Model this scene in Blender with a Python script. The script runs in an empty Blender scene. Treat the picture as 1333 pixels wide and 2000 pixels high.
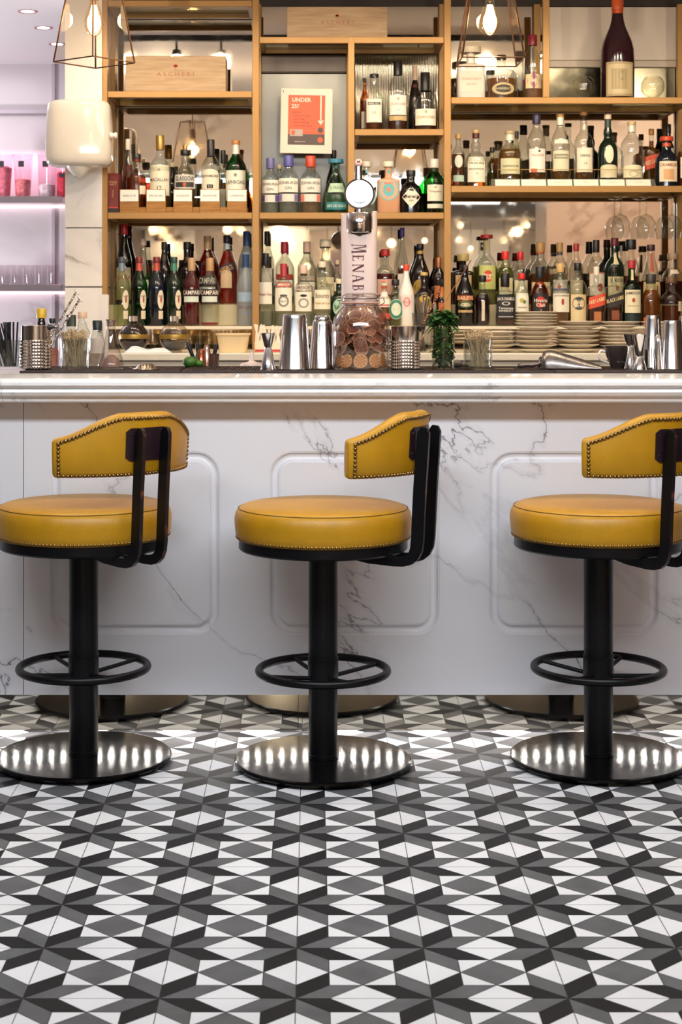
import bpy, math, random
from mathutils import Vector, Matrix
S = bpy.context.scene
COL = S.collection
PI = math.pi
rnd = random.Random(7)

# ------------------------------------------------------------------ camera, lights, exposure
FP, CX, HY, EYE = 3150.0, 610.0, 603.0, 1.3
cd = bpy.data.cameras.new('camera')
cam = bpy.data.objects.new('camera', cd); COL.objects.link(cam)
cam.location = (0, 0, EYE); cam.rotation_euler = (PI/2, 0, math.radians(0.0))
cd.sensor_fit = 'VERTICAL'; cd.sensor_height = 36; cd.sensor_width = 24
cd.lens = FP/2000*36
cd.shift_x = (666.5-CX)/2000; cd.shift_y = -(1000-HY)/2000
cd.dof.use_dof = True; cd.dof.focus_distance = 4.8; cd.dof.aperture_fstop = 8.5
cd.clip_start = 0.05
S.camera = cam
S.view_settings.view_transform = 'Standard'; S.view_settings.look = 'None'
S.view_settings.gamma = 1; S.view_settings.use_curve_mapping = False
S.view_settings.exposure = 0.0
S.cycles.transparent_max_bounces = 32
S.cycles.max_bounces = 10
S.cycles.caustics_reflective = False; S.cycles.caustics_refractive = False

w = bpy.data.worlds.new('world'); S.world = w; w.use_nodes = True
w.node_tree.nodes['Background'].inputs[0].default_value = (.5, .45, .4, 1)
w.node_tree.nodes['Background'].inputs[1].default_value = 0.15

WARM = (1.0, .84, .62); NEUT = (.86, .935, 1.0)
def area(name, loc, size, power, color, target=None, rot=None, spread=180):
    l = bpy.data.lights.new(name, 'AREA'); l.shape = 'RECTANGLE'
    l.size, l.size_y = size; l.energy = power; l.color = color; l.spread = math.radians(spread)
    o = bpy.data.objects.new(name, l); COL.objects.link(o); o.location = loc
    if target is not None:
        o.rotation_euler = (Vector(target)-Vector(loc)).to_track_quat('-Z', 'Y').to_euler()
    elif rot: o.rotation_euler = rot
    return o
def spot(name, loc, target, power, color, angle=60, blend=.6, size=.04):
    l = bpy.data.lights.new(name, 'SPOT'); l.energy = power; l.color = color
    l.spot_size = math.radians(angle); l.spot_blend = blend; l.shadow_soft_size = size
    o = bpy.data.objects.new(name, l); COL.objects.link(o); o.location = loc
    o.rotation_euler = (Vector(target)-Vector(loc)).to_track_quat('-Z', 'Y').to_euler()
    return o
def point(name, loc, power, color, size=.03):
    l = bpy.data.lights.new(name, 'POINT'); l.energy = power; l.color = color; l.shadow_soft_size = size
    o = bpy.data.objects.new(name, l); COL.objects.link(o); o.location = loc
    return o
# dining side: neutral light panels in the lowered ceiling
area('dining_light', (0.1, 2.85, 2.165), (3.0, .22), 40, NEUT, rot=(math.radians(40), 0, 0), spread=140)
area('dining_light', (0.1, 1.0, 2.235), (3.0, .5), 12, NEUT, rot=(math.radians(10), 0, 0))
# bar side: warm track spots over the aisle, aimed at the shelves
for sx in (-.95, -.70, -.47, -.1, .25, .55, .9, 1.2, 1.5):
    spot('track_spot', (sx, 6.22, 2.56), (sx, 7.1, 1.55), 9, WARM, 110, .8, .05)
for sx, sz in ((-.9, 2.566), (.13, 2.56), (.95, 2.545), (1.9, 2.545)):
    point('bottle_fill', (sx, 5.02, sz), 17, WARM, .02)  # unseen fill points added above the bar to brighten the bottles
# warm light in the room behind
area('room_light', (0.5, -2.2, 2.2), (4.0, .5), 150, (1, .88, .74), rot=(math.radians(-50), 0, 0), spread=110)
spot('column_fill', (2.4, 4.3, 2.3), (2.5, 2.5, 1.6), 70, (1, .80, .66), 120, .6, .1)  # added spot that brightens the column face seen in the mirror
for sx in (-1.2, .6):
    spot('soffit_fill', (sx, 4.9, 2.35), (sx, 3.2, 2.5), 12, (1, .93, .84), 130, .8, .1)  # added spots that lift the soffit face in the mirrors
# side room
area('side_room_light', (-2.4, 8.2, 2.69), (1.4, 1.2), 24, (.98, .93, .97), rot=(0, 0, 0))
point('side_room_fill', (-3.0, 7.9, 1.1), 130, (.98, .94, 1), .2)  # fill added low and out of view to light the side-room ceiling

# ------------------------------------------------------------------ helpers
def lin(h):
    if isinstance(h, str):
        h = h.lstrip('#'); v = [int(h[i:i+2], 16)/255 for i in (0, 2, 4)]
        return tuple((c/12.92 if c <= .04045 else ((c+.055)/1.055)**2.4) for c in v)
    return h
_m = {}
def mat(color, rough=.5, metal=0., spec=.5, coat=0., bump=0., bscale=200., emit=None, estr=0., var=0., vscale=8.):
    key = (color, rough, metal, spec, coat, bump, bscale, emit, estr, var, vscale)
    if key in _m: return _m[key]
    m = bpy.data.materials.new('surface'); m.use_nodes = True
    nt = m.node_tree; b = nt.nodes['Principled BSDF']
    c = lin(color); b.inputs['Base Color'].default_value = (*c, 1)
    b.inputs['Roughness'].default_value = rough; b.inputs['Metallic'].default_value = metal
    b.inputs['Specular IOR Level'].default_value = spec; b.inputs['Coat Weight'].default_value = coat
    tc = nt.nodes.new('ShaderNodeTexCoord')
    if var:
        n = nt.nodes.new('ShaderNodeTexNoise'); n.inputs['Scale'].default_value = vscale; n.inputs['Detail'].default_value = 6
        nt.links.new(tc.outputs['Object'], n.inputs['Vector'])
        mr = nt.nodes.new('ShaderNodeMapRange'); mr.inputs[1].default_value = .3; mr.inputs[2].default_value = .7
        mr.inputs[3].default_value = 1-var; mr.inputs[4].default_value = 1+var
        nt.links.new(n.outputs[0], mr.inputs[0])
        mx = nt.nodes.new('ShaderNodeVectorMath'); mx.operation = 'SCALE'; mx.inputs[0].default_value = c
        nt.links.new(mr.outputs[0], mx.inputs['Scale']); nt.links.new(mx.outputs[0], b.inputs['Base Color'])
    if bump:
        n = nt.nodes.new('ShaderNodeTexNoise'); n.inputs['Scale'].default_value = bscale; n.inputs['Detail'].default_value = 4
        nt.links.new(tc.outputs['Object'], n.inputs['Vector'])
        bp = nt.nodes.new('ShaderNodeBump'); bp.inputs['Strength'].default_value = bump; bp.inputs['Distance'].default_value = .002
        nt.links.new(n.outputs[0], bp.inputs['Height']); nt.links.new(bp.outputs[0], b.inputs['Normal'])
    if emit:
        b.inputs['Emission Color'].default_value = (*lin(emit), 1); b.inputs['Emission Strength'].default_value = estr
    _m[key] = m; return m
def glass(color='#ffffff', refl=.06, edge=.75, rough=.02, diff=0., dcol=None):
    """thin tinted glass: see-through with a fresnel-like gloss"""
    key = ('g', color, refl, edge, rough, diff, dcol)
    if key in _m: return _m[key]
    m = bpy.data.materials.new('tinted_glass'); m.use_nodes = True
    nt = m.node_tree; nt.nodes.clear()
    out = nt.nodes.new('ShaderNodeOutputMaterial')
    t = nt.nodes.new('ShaderNodeBsdfTransparent'); t.inputs[0].default_value = (*lin(color), 1)
    g = nt.nodes.new('ShaderNodeBsdfGlossy'); g.inputs['Roughness'].default_value = rough
    lw = nt.nodes.new('ShaderNodeLayerWeight'); lw.inputs[0].default_value = .35
    mr = nt.nodes.new('ShaderNodeMapRange'); mr.inputs[3].default_value = refl; mr.inputs[4].default_value = edge
    pw = nt.nodes.new('ShaderNodeMath'); pw.operation = 'POWER'; pw.inputs[1].default_value = 2.0
    nt.links.new(lw.outputs['Facing'], pw.inputs[0]); nt.links.new(pw.outputs[0], mr.inputs[0])
    mx = nt.nodes.new('ShaderNodeMixShader'); nt.links.new(mr.outputs[0], mx.inputs[0])
    src = t
    if diff:
        d = nt.nodes.new('ShaderNodeBsdfDiffuse'); d.inputs[0].default_value = (*lin(dcol or color), 1)
        tl = nt.nodes.new('ShaderNodeBsdfTranslucent'); tl.inputs[0].default_value = (*lin(dcol or color), 1)
        ad = nt.nodes.new('ShaderNodeMixShader'); ad.inputs[0].default_value = .5
        nt.links.new(d.outputs[0], ad.inputs[1]); nt.links.new(tl.outputs[0], ad.inputs[2])
        m2 = nt.nodes.new('ShaderNodeMixShader'); m2.inputs[0].default_value = diff
        nt.links.new(t.outputs[0], m2.inputs[1]); nt.links.new(ad.outputs[0], m2.inputs[2]); src = m2
    nt.links.new(src.outputs[0], mx.inputs[1]); nt.links.new(g.outputs[0], mx.inputs[2])
    nt.links.new(mx.outputs[0], out.inputs[0])
    _m[key] = m; return m
def marble(base, vein, scale=1.2, rough=.18, amount=.7, width=.012, rot=.6, stretch=.45, seed=0., cloud=.04, spec=.5):
    key = ('mb', base, vein, scale, rough, amount, width, rot, stretch, seed, cloud, spec)
    if key in _m: return _m[key]
    m = bpy.data.materials.new('veined_marble'); m.use_nodes = True
    nt = m.node_tree; b = nt.nodes['Principled BSDF']; L = nt.links.new
    b.inputs['Roughness'].default_value = rough; b.inputs['Specular IOR Level'].default_value = spec
    tc = nt.nodes.new('ShaderNodeTexCoord'); mp = nt.nodes.new('ShaderNodeMapping')
    mp.inputs['Rotation'].default_value = (0, rot, 0); mp.inputs['Location'].default_value = (seed, seed*1.7, seed*.3)
    mp.inputs['Scale'].default_value = (stretch, 1, 1)
    # rotate first, then stretch
    mp.vector_type = 'POINT'
    r1 = nt.nodes.new('ShaderNodeVectorRotate'); r1.rotation_type = 'Y_AXIS'; r1.inputs['Angle'].default_value = rot
    mp.inputs['Rotation'].default_value = (0, 0, 0)
    L(tc.outputs['Object'], r1.inputs['Vector']); L(r1.outputs[0], mp.inputs['Vector'])
    def veins(sc, wd, off, dist):
        n = nt.nodes.new('ShaderNodeTexNoise'); n.noise_dimensions = '4D'; n.inputs['W'].default_value = off
        n.inputs['Scale'].default_value = sc; n.inputs['Detail'].default_value = 7; n.inputs['Roughness'].default_value = .55
        n.inputs['Distortion'].default_value = dist
        L(mp.outputs[0], n.inputs['Vector'])
        s = nt.nodes.new('ShaderNodeMath'); s.operation = 'SUBTRACT'; s.inputs[1].default_value = .5; L(n.outputs[0], s.inputs[0])
        a = nt.nodes.new('ShaderNodeMath'); a.operation = 'ABSOLUTE'; L(s.outputs[0], a.inputs[0])
        r = nt.nodes.new('ShaderNodeMapRange'); r.inputs[1].default_value = 0; r.inputs[2].default_value = wd
        r.inputs[3].default_value = 1; r.inputs[4].default_value = 0; L(a.outputs[0], r.inputs[0]); return r
    v1 = veins(scale, width, 1.3+seed, .35)
    v2 = veins(scale, width*5, 1.3+seed, .35)
    k = nt.nodes.new('ShaderNodeTexNoise'); k.inputs['Scale'].default_value = scale*1.4; k.inputs['Detail'].default_value = 3
    L(tc.outputs['Object'], k.inputs['Vector'])
    kr = nt.nodes.new('ShaderNodeMapRange'); kr.inputs[1].default_value = .42; kr.inputs[2].default_value = .6; L(k.outputs[0], kr.inputs[0])
    mu = nt.nodes.new('ShaderNodeMath'); mu.operation = 'MULTIPLY'; L(v1.outputs[0], mu.inputs[0]); L(kr.outputs[0], mu.inputs[1])
    mu2 = nt.nodes.new('ShaderNodeMath'); mu2.operation = 'MULTIPLY_ADD'; L(v2.outputs[0], mu2.inputs[0]); mu2.inputs[1].default_value = .16; L(mu.outputs[0], mu2.inputs[2])
    am = nt.nodes.new('ShaderNodeMath'); am.operation = 'MULTIPLY'; am.use_clamp = True; am.inputs[1].default_value = amount; L(mu2.outputs[0], am.inputs[0])
    mx = nt.nodes.new('ShaderNodeMix'); mx.data_type = 'RGBA'
    mx.inputs['A'].default_value = (*lin(base), 1); mx.inputs['B'].default_value = (*lin(vein), 1)
    L(am.outputs[0], mx.inputs['Factor']); L(mx.outputs['Result'], b.inputs['Base Color'])
    _m[key] = m; return m
def mirror(color, rough=.02, patch=.0, ribs=False):
    key = ('mi', color, rough, patch, ribs)
    if key in _m: return _m[key]
    m = bpy.data.materials.new('mirror_glass'); m.use_nodes = True
    nt = m.node_tree; b = nt.nodes['Principled BSDF']; L = nt.links.new
    b.inputs['Metallic'].default_value = 1; b.inputs['Roughness'].default_value = rough
    b.inputs['Base Color'].default_value = (*lin(color), 1)
    tc = nt.nodes.new('ShaderNodeTexCoord')
    if patch:
        n = nt.nodes.new('ShaderNodeTexNoise'); n.inputs['Scale'].default_value = 14; n.inputs['Detail'].default_value = 5
        L(tc.outputs['Object'], n.inputs['Vector'])
        r = nt.nodes.new('ShaderNodeMapRange'); r.inputs[1].default_value = .45; r.inputs[2].default_value = .7
        r.inputs[3].default_value = rough; r.inputs[4].default_value = rough+patch; L(n.outputs[0], r.inputs[0]); L(r.outputs[0], b.inputs['Roughness'])
    if ribs:
        wv = nt.nodes.new('ShaderNodeTexWave'); wv.bands_direction = 'X'; wv.inputs['Scale'].default_value = 28
        L(tc.outputs['Object'], wv.inputs['Vector'])
        bp = nt.nodes.new('ShaderNodeBump'); bp.inputs['Strength'].default_value = .7; bp.inputs['Distance'].default_value = .006
        L(wv.outputs[0], bp.inputs['Height']); L(bp.outputs[0], b.inputs['Normal'])
    _m[key] = m; return m

class MB:
    """collects shapes; build() links them as one mesh object"""
    def __init__(s): s.v = []; s.f = []; s.m = []
    def add(s, vs, fs, mi=0, M=None):
        o = len(s.v)
        for p in vs:
            p = Vector(p)
            s.v.append(M @ p if M is not None else p)
        for f in fs: s.f.append([i+o for i in f]); s.m.append(mi)
        return s
    def box(s, x0, x1, y0, y1, z0, z1, mi=0, M=None):
        vs = [(x0,y0,z0),(x1,y0,z0),(x1,y1,z0),(x0,y1,z0),(x0,y0,z1),(x1,y0,z1),(x1,y1,z1),(x0,y1,z1)]
        return s.add(vs, [(0,3,2,1),(4,5,6,7),(0,1,5,4),(1,2,6,5),(2,3,7,6),(3,0,4,7)], mi, M)
    def bbox(s, x0, x1, y0, y1, z0, z1, b=.004, mi=0, M=None):
        """box with chamfered edges"""
        b = min(b, (x1-x0)/2.01, (y1-y0)/2.01, (z1-z0)/2.01)
        vs = []; 
        def ring(x0, x1, y0, y1, z, c):
            return [(x0+c,y0,z),(x1-c,y0,z),(x1,y0+c,z),(x1,y1-c,z),(x1-c,y1,z),(x0+c,y1,z),(x0,y1-c,z),(x0,y0+c,z)]
        vs += ring(x0+b, x1-b, y0+b, y1-b, z0, b*.4) + ring(x0, x1, y0, y1, z0+b, b) + ring(x0, x1, y0, y1, z1-b, b) + ring(x0+b, x1-b, y0+b, y1-b, z1, b*.4)
        fs = [tuple(range(7, -1, -1)), tuple(range(24, 32))]
        for k in range(3):
            for i in range(8):
                j = (i+1) % 8; fs.append((k*8+i, k*8+j, k*8+8+j, k*8+8+i))
        return s.add(vs, fs, mi, M)
    def lathe(s, prof, n=32, mi=0, M=None, close=True, sq=None, mis=None, a0=0, a1=2*PI):
        full = abs(a1-a0-2*PI) < 1e-6
        vs = []; fs = []; ms = []
        cnt = n if full else n+1
        for (r, z) in prof:
            for i in range(cnt):
                a = a0+(a1-a0)*i/n
                k = sq(a, z) if sq else (1, 1)
                vs.append((r*math.cos(a)*k[0], r*math.sin(a)*k[1], z))
        for j in range(len(prof)-1):
            for i in range(n):
                i2 = (i+1) % cnt
                fs.append((j*cnt+i, j*cnt+i2, (j+1)*cnt+i2, (j+1)*cnt+i)); ms.append(mis[j] if mis else mi)
        if close and full:
            if prof[0][0] > 1e-5: fs.append(tuple(range(cnt-1, -1, -1))); ms.append(mis[0] if mis else mi)
            if prof[-1][0] > 1e-5: fs.append(tuple((len(prof)-1)*cnt+i for i in range(cnt))); ms.append(mis[-1] if mis else mi)
        o = len(s.v)
        for p in vs: s.v.append(M @ Vector(p) if M is not None else Vector(p))
        for f, q in zip(fs, ms): s.f.append([i+o for i in f]); s.m.append(q)
        return s
    def tube(s, pts, r, n=8, mi=0, M=None, closed=False, caps=True):
        pts = [Vector(p) for p in pts]; N = len(pts)
        rs = r if isinstance(r, (list, tuple)) else [r]*N
        vs = []; up = None
        for i, p in enumerate(pts):
            a = pts[i-1] if (i > 0 or closed) else p
            b = pts[(i+1) % N] if (i < N-1 or closed) else p
            t = (b-a)
            if t.length < 1e-9: t = Vector((0, 0, 1))
            t.normalize()
            if up is None:
                up = Vector((0, 0, 1)) if abs(t.z) < .9 else Vector((1, 0, 0))
            u = (up - t*up.dot(t))
            if u.length < 1e-6: u = t.orthogonal()
            u.normalize(); v = t.cross(u); up = u
            for k in range(n):
                an = 2*PI*k/n; vs.append(p+(u*math.cos(an)+v*math.sin(an))*rs[i])
        fs = []
        R = N if closed else N-1
        for j in range(R):
            j2 = (j+1) % N
            for i in range(n):
                i2 = (i+1) % n; fs.append((j*n+i, j*n+i2, j2*n+i2, j2*n+i))
        if not closed and caps:
            fs.append(tuple(range(n-1, -1, -1))); fs.append(tuple((N-1)*n+i for i in range(n)))
        return s.add(vs, fs, mi, M)
    def prism(s, poly, y0, y1, mi=0, M=None, fn=None):
        """polygon in (x,z) extruded from y0 (front) to y1"""
        n = len(poly); vs = [(x, y0, z) for x, z in poly]+[(x, y1, z) for x, z in poly]
        if fn: vs = [fn(*p) for p in vs]
        fs = [tuple(range(n)), tuple(range(2*n-1, n-1, -1))]
        for i in range(n):
            j = (i+1) % n; fs.append((i, i+n, j+n, j))
        return s.add(vs, fs, mi, M)
    def sphere(s, c, r, n=12, mi=0, M=None, zs=1.):
        prof = [(math.sin(PI*i/(n//2+1))*r+1e-6, -math.cos(PI*i/(n//2+1))*r*zs) for i in range(n//2+2)]
        T = Matrix.Translation(c)
        return s.lathe(prof, n, mi, (M @ T) if M is not None else T, close=False)
    def build(s, name, mats, parent=None, loc=None, smooth=True, angle=38, rot=None):
        me = bpy.data.meshes.new(name)
        me.from_pydata([tuple(p) for p in s.v], [], s.f)
        if not isinstance(mats, (list, tuple)): mats = [mats]
        for m in mats: me.materials.append(m)
        me.polygons.foreach_set('material_index', s.m)
        if smooth:
            me.polygons.foreach_set('use_smooth', [True]*len(s.f))
            me.set_sharp_from_angle(angle=math.radians(angle))
        me.update()
        o = bpy.data.objects.new(name, me); COL.objects.link(o)
        if parent: o.parent = parent
        if loc: o.location = loc
        if rot: o.rotation_euler = rot
        return o
def tag(o, label, cat, group=None, kind=None):
    o['label'] = label; o['category'] = cat
    if group: o['group'] = group
    if kind: o['kind'] = kind
    return o
def thing(name, label, cat, loc=(0, 0, 0), rz=0, group=None):
    o = bpy.data.objects.new(name, None); COL.objects.link(o); o.empty_display_size = .05
    o.location = loc; o.rotation_euler = (0, 0, rz); return tag(o, label, cat, group)
def struct(o): o['kind'] = 'structure'; return o
def copy_tree(o, parent=None):
    c = o.copy(); COL.objects.link(c); c.parent = parent
    for ch in list(o.children): copy_tree(ch, c)
    return c
def kx(d): return FP/d
def X(px, d): return (px-CX)*d/FP
def Z(py, d): return EYE+(HY-py)*d/FP

_tc = {}
def text2d(s, size=1., bold=0., space=1.):
    """outline of a text as 2D triangles, centred on x, baseline-centred on y; size = cap height"""
    key = (s, bold, space)
    if key not in _tc:
        c = bpy.data.curves.new('t', 'FONT'); c.body = s; c.size = 1; c.align_x = 'CENTER'; c.space_character = space
        c.offset = bold; c.resolution_u = 3
        o = bpy.data.objects.new('t', c); COL.objects.link(o)
        me = bpy.data.meshes.new_from_object(o)
        vs = [(v.co.x, v.co.y) for v in me.vertices]; fs = [tuple(p.vertices) for p in me.polygons]
        bpy.data.objects.remove(o); bpy.data.curves.remove(c); bpy.data.meshes.remove(me)
        _tc[key] = (vs, fs)
    vs, fs = _tc[key]
    k = size/.69
    return [(x*k, y*k-size/2) for x, y in vs], fs
def put_text(mb, s, cx, cz, size, fn, mi, bold=0., space=1., width=None, slant=0., angle=0.):
    vs, fs = text2d(s, size, bold, space)
    if not vs: return
    if width:
        w0 = max(v[0] for v in vs)-min(v[0] for v in vs)
        if w0 > width: vs = [(x*width/w0, y) for x, y in vs]
    ca, sa = math.cos(angle), math.sin(angle)
    vs = [(cx+x*ca-y*sa, cz+x*sa+y*ca+x*slant) for x, y in vs]
    mb.add([fn(x, z) for x, z in vs], fs, mi)
def flat(y): return lambda x, z: (x, y, z)

GOLD = mat('#a97d42', .4, .25, .5); 
CHROME = mat('#dadadc', .12, 1.); STEEL = mat('#c9c6c6', .22, 1.); BLACKM = mat('#17161a', .38, .0, .5)
WHITE = mat('#f2ede2', .5); BLACK = mat('#141214', .45)
CLEAR = glass('#f4f6f4', .06, .8)
# ------------------------------------------------------------------ floor: inlaid tiles
TW, TD = .2574, .2389
def build_floor():
    mb = MB()
    G = .0009
    def inset(poly, g):
        n = len(poly); out = []
        cx = sum(p[0] for p in poly)/n; cy = sum(p[1] for p in poly)/n
        for i in range(n):
            p0, p1, p2 = poly[i-1], poly[i], poly[(i+1) % n]
            d1 = Vector((p1[0]-p0[0], p1[1]-p0[1])).normalized(); d2 = Vector((p2[0]-p1[0], p2[1]-p1[1])).normalized()
            n1 = Vector((-d1.y, d1.x)); n2 = Vector((-d2.y, d2.x))
            k = g/(1+n1.dot(n2)); out.append((p1[0]+(n1.x+n2.x)*k, p1[1]+(n1.y+n2.y)*k))
        return out
    W, Gr, D = 0, 1, 2
    q = .25
    shapes = [([(q,.5),(.5,.75),(.75,.5),(.5,q)], Gr)]
    shapes += [([(q,q),(.5,q),(q,.5)], W), ([(.75,q),(.75,.5),(.5,q)], W), ([(.75,.75),(.5,.75),(.75,.5)], W), ([(q,.75),(q,.5),(.5,.75)], W)]
    # v: 0 = far edge, 1 = near edge of a tile
    shapes += [([(0,0),(q,0),(.5,q),(q,q)], D), ([(0,0),(0,q),(q,.5),(q,q)], Gr),
               ([(1,0),(.75,0),(.5,q),(.75,q)], Gr), ([(1,0),(1,q),(.75,.5),(.75,q)], D),
               ([(0,1),(q,1),(.5,.75),(q,.75)], Gr), ([(0,1),(0,.75),(q,.5),(q,.75)], D),
               ([(1,1),(.75,1),(.5,.75),(.75,.75)], D), ([(1,1),(1,.75),(.75,.5),(.75,.75)], Gr)]
    shapes += [([(q,0),(.75,0),(.5,q)], W), ([(q,1),(.75,1),(.5,.75)], W), ([(0,q),(0,.75),(q,.5)], W), ([(1,q),(1,.75),(.75,.5)], W)]
    x0, y0 = -.031, 3.040
    for i in range(-9, 10):
        for j in range(-14, 9):
            for poly, c in shapes:
                pts = [(x0+(i+u)*TW, y0+(j+1-v)*TD) for u, v in poly]
                a = sum(pts[k-1][0]*pts[k][1]-pts[k][0]*pts[k-1][1] for k in range(len(pts)))
                if a < 0: pts.reverse()
                pts = inset(pts, G)
                mb.add([(x, y, 0) for x, y in pts], [tuple(range(len(pts)))], c)
    xa, xb = x0-9*TW, x0+10*TW; ya, yb = y0-14*TD, y0+9*TD
    mb.add([(xa, ya, -.0008), (xb, ya, -.0008), (xb, yb, -.0008), (xa, yb, -.0008)], [(0, 1, 2, 3)], 3)
    # plain continuation of the tiled floor beyond the bar and behind the camera
    for (a, b, c, d) in ((-6, xa, -5, 9.5), (xb, 6, -5, 9.5), (xa, xb, -5, ya), (xa, xb, yb, 9.5)):
        mb.add([(a, c, 0), (b, c, 0), (b, d, 0), (a, d, 0)], [(0, 1, 2, 3)], 1)
    ms = [mat('#dcdcdf', .5, spec=.2, var=.05, vscale=6), mat('#5b5c5e', .5, spec=.15, var=.16, vscale=14), mat('#202023', .5, spec=.1, var=.14, vscale=14), mat('#151416', .7)]
    struct(mb.build('floor', ms, smooth=False))
build_floor()

def slab(name, x0, x1, y0, y1, z0, z1, m):
    return struct(MB().box(x0, x1, y0, y1, z0, z1).build(name, m, smooth=False))
PLAST = mat('#efecee', .7)
slab('ceiling', -6, 6, 3.2, 9.4, 2.71, 2.76, PLAST)
slab('ceiling_lowered', -6, 6, -5, 3.15, 2.25, 2.76, mat('#e2e2e6', .7))
TAUPE = marble('#cdbfb0', '#8a7a6c', 1.1, .35, .8, .02, cloud=.1)
slab('wall_soffit', -6, 6, 3.15, 3.2, 2.25, 2.71, TAUPE)
slab('wall_behind', -6, 6, -5.1, -5, 0, 2.76, mat('#c4b4a6', .6, var=.2, vscale=1.5))
slab('wall_left', -6.1, -6, -5, 9.5, 0, 2.76, mat('#a89a8c', .7))
slab('wall_right', 6, 6.1, -5, 9.5, 0, 2.76, mat('#a89a8c', .7))
WMARB = marble('#ded5da', '#8e858c', 1.5, .22, .8, .012, rot=-.5, seed=3)
slab('wall_far', -6, -.9, 9.3, 9.4, 0, 2.71, WMARB)
slab('wall_back', -.92, 6, 7.30, 7.40, 0, 2.71, mat('#5a4632', .7))
# marble pillar beside the shelves
PILM = marble('#f6eee6', '#8d8078', 1.6, .2, .9, .014, rot=-.6, seed=8.3)
pm = MB()
for z0, z1 in ((0, Z(562, 6.92)), (Z(559, 6.92), Z(446, 6.92)), (Z(444, 6.92), 2.71)):
    pm.box(X(127, 6.92), X(199, 6.92), 6.92, 7.6, z0, z1)
pm.box(X(128, 6.92), X(198, 6.92), 6.925, 7.5, 0, 2.7, 1)
struct(pm.build('wall_pillar', [PILM, mat('#6b6058', .8)], smooth=False))
# metal trims on the side-room wall
TR = mat('#a59ba4', .3, .8)
struct(MB().box(-5, X(105, 9.28), 9.265, 9.3, Z(222, 9.27), Z(214, 9.27)).build('trim_1', TR, smooth=False))
struct(MB().box(X(101, 9.28), X(107, 9.28), 9.28, 9.3, 0, 2.71).build('trim_2', mat('#c9bcc6', .4), smooth=False))
# column of pinkish marble to the right, behind the camera side
slab('wall_column', 1.75, 3.6, 1.9, 2.5, 0, 2.25, marble('#ecd0ba', '#a8866e', 1.2, .4, .8, .015, seed=5))

# ------------------------------------------------------------------ the bar
BM = marble('#e6e5ea', '#66646c', 1.9, .25, .8, .0030, rot=-.75, stretch=.40, seed=2.1)
def rr(cx, cz, w, h, r, n=10):
    pts = []
    for (sx, sz, a0) in ((1, 1, 0), (-1, 1, PI/2), (-1, -1, PI), (1, -1, 1.5*PI)):
        for i in range(n+1):
            a = a0+PI/2*i/n
            pts.append((cx+sx*(w/2-r)+r*math.cos(a), cz+sz*(h/2-r)+r*math.sin(a)))
    return pts
PY = 4.89
CT = 1.094
BAR = thing('bar_cabinet', 'long bar clad in white veined marble with grooved rounded panels and mirrored plinth', 'bar', (0, PY, 0))
def build_front():
    t = BAR
    zb, zt = Z(1357, PY), CT-.0745
    cells = []
    seam = X(46, PY)
    cxs = [X(263.5+429.3*k, PY) for k in (-1, 0, 1, 2, 3)]
    cz = Z(1061, PY); w, h, r = 332/kx(PY), 358/kx(PY), .072
    gw = .024
    mb = MB()
    prof = [(0, 0), (.0012, .0018), (.004, .0024), (.006, .0075), (.011, .0115), (.0165, .0128), (.022, .0115), (.027, .0075), (.029, .0024), (.0318, .0018), (.033, 0)]
    bounds = [-1.9, seam-.0012, None]
    xs = [(-1.45, seam-.001, [cxs[0]]), (seam+.001, 2.2, cxs[1:])]
    import bmesh
    for (xa, xb, cc) in xs:
        bm = bmesh.new()
        edges = []
        def loop(pts):
            vs = [bm.verts.new((x, 0, z)) for x, z in pts]
            return [bm.edges.new((vs[i], vs[(i+1) % len(vs)])) for i in range(len(vs))]
        edges += loop([(xa, zb), (xb, zb), (xb, zt), (xa, zt)])
        for c in cc:
            edges += loop(rr(c, cz, w, h, r))
        bmesh.ops.triangle_fill(bm, use_beauty=True, use_dissolve=False, edges=edges)
        bm.verts.index_update()
        mb.add([v.co.copy() for v in bm.verts], [[v.index for v in f.verts] for f in bm.faces], 0)
        bm.free()
        for c in cc:
            rings = [rr(c, cz, w-2*o, h-2*o, r-o) for o, _ in prof]
            n = len(rings[0]); vs = []; fs = []
            for (o, dp), rg in zip(prof, rings): vs += [(x, dp, z) for x, z in rg]
            for j in range(len(prof)-1):
                for i in range(n):
                    i2 = (i+1) % n; fs.append((j*n+i, j*n+i2, (j+1)*n+i2, (j+1)*n+i))
            fs.append(tuple((len(prof)-1)*n+i for i in range(n)))
            mb.add(vs, fs, 0)
        mb.box(xa, xb, .0138, .03, zb, zt)
        mb.add([(xa,0,zb),(xb,0,zb),(xb,.03,zb),(xa,.03,zb)], [(0,3,2,1)], 0)
    # seam filler
    mb.box(seam-.002, seam+.002, .003, .02, zb, zt, 1)
    mb.build('marble_cladding', [BM, mat('#4a484c', .8)], t, angle=30)
    MB().box(-1.45, 2.2, .031, .08, zb-.004, zb+.0).build('base_edge', mat('#c9c8c6', .3, .8), t)
build_front()
# mirrored plinth below, recessed
def build_plinth():
    t = MB().box(-1.45, 2.2, 4.984-PY, 5.0-PY, 0, .2).build('plinth', BLACK, BAR, smooth=False)
    mj = X(583, 4.97)
    for a_, b_ in ((-1.45, mj-.0008), (mj+.0008, 2.2)): MB().box(a_, b_, 4.972-PY, 4.9835-PY, 0, .2).build('mirror_sheet', mirror('#cfc9bc', .03, .03), t, smooth=False)
build_plinth()
ls = MB().box(-1.4, 2.15, -.006, .006, 0, .003).build('led_strip', mat('#dddddd', .5), BAR, (0, 4.950-PY, .127))
mb = MB()
xx = -1.4
while xx < 2.15:
    mb.box(xx, xx+.006, -.003, .003, -.0015, 0); xx += .0372
mb.build('diodes', mat('#ffffff', .5, emit='#fff6ee', estr=1400.), ls, smooth=False)
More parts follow.
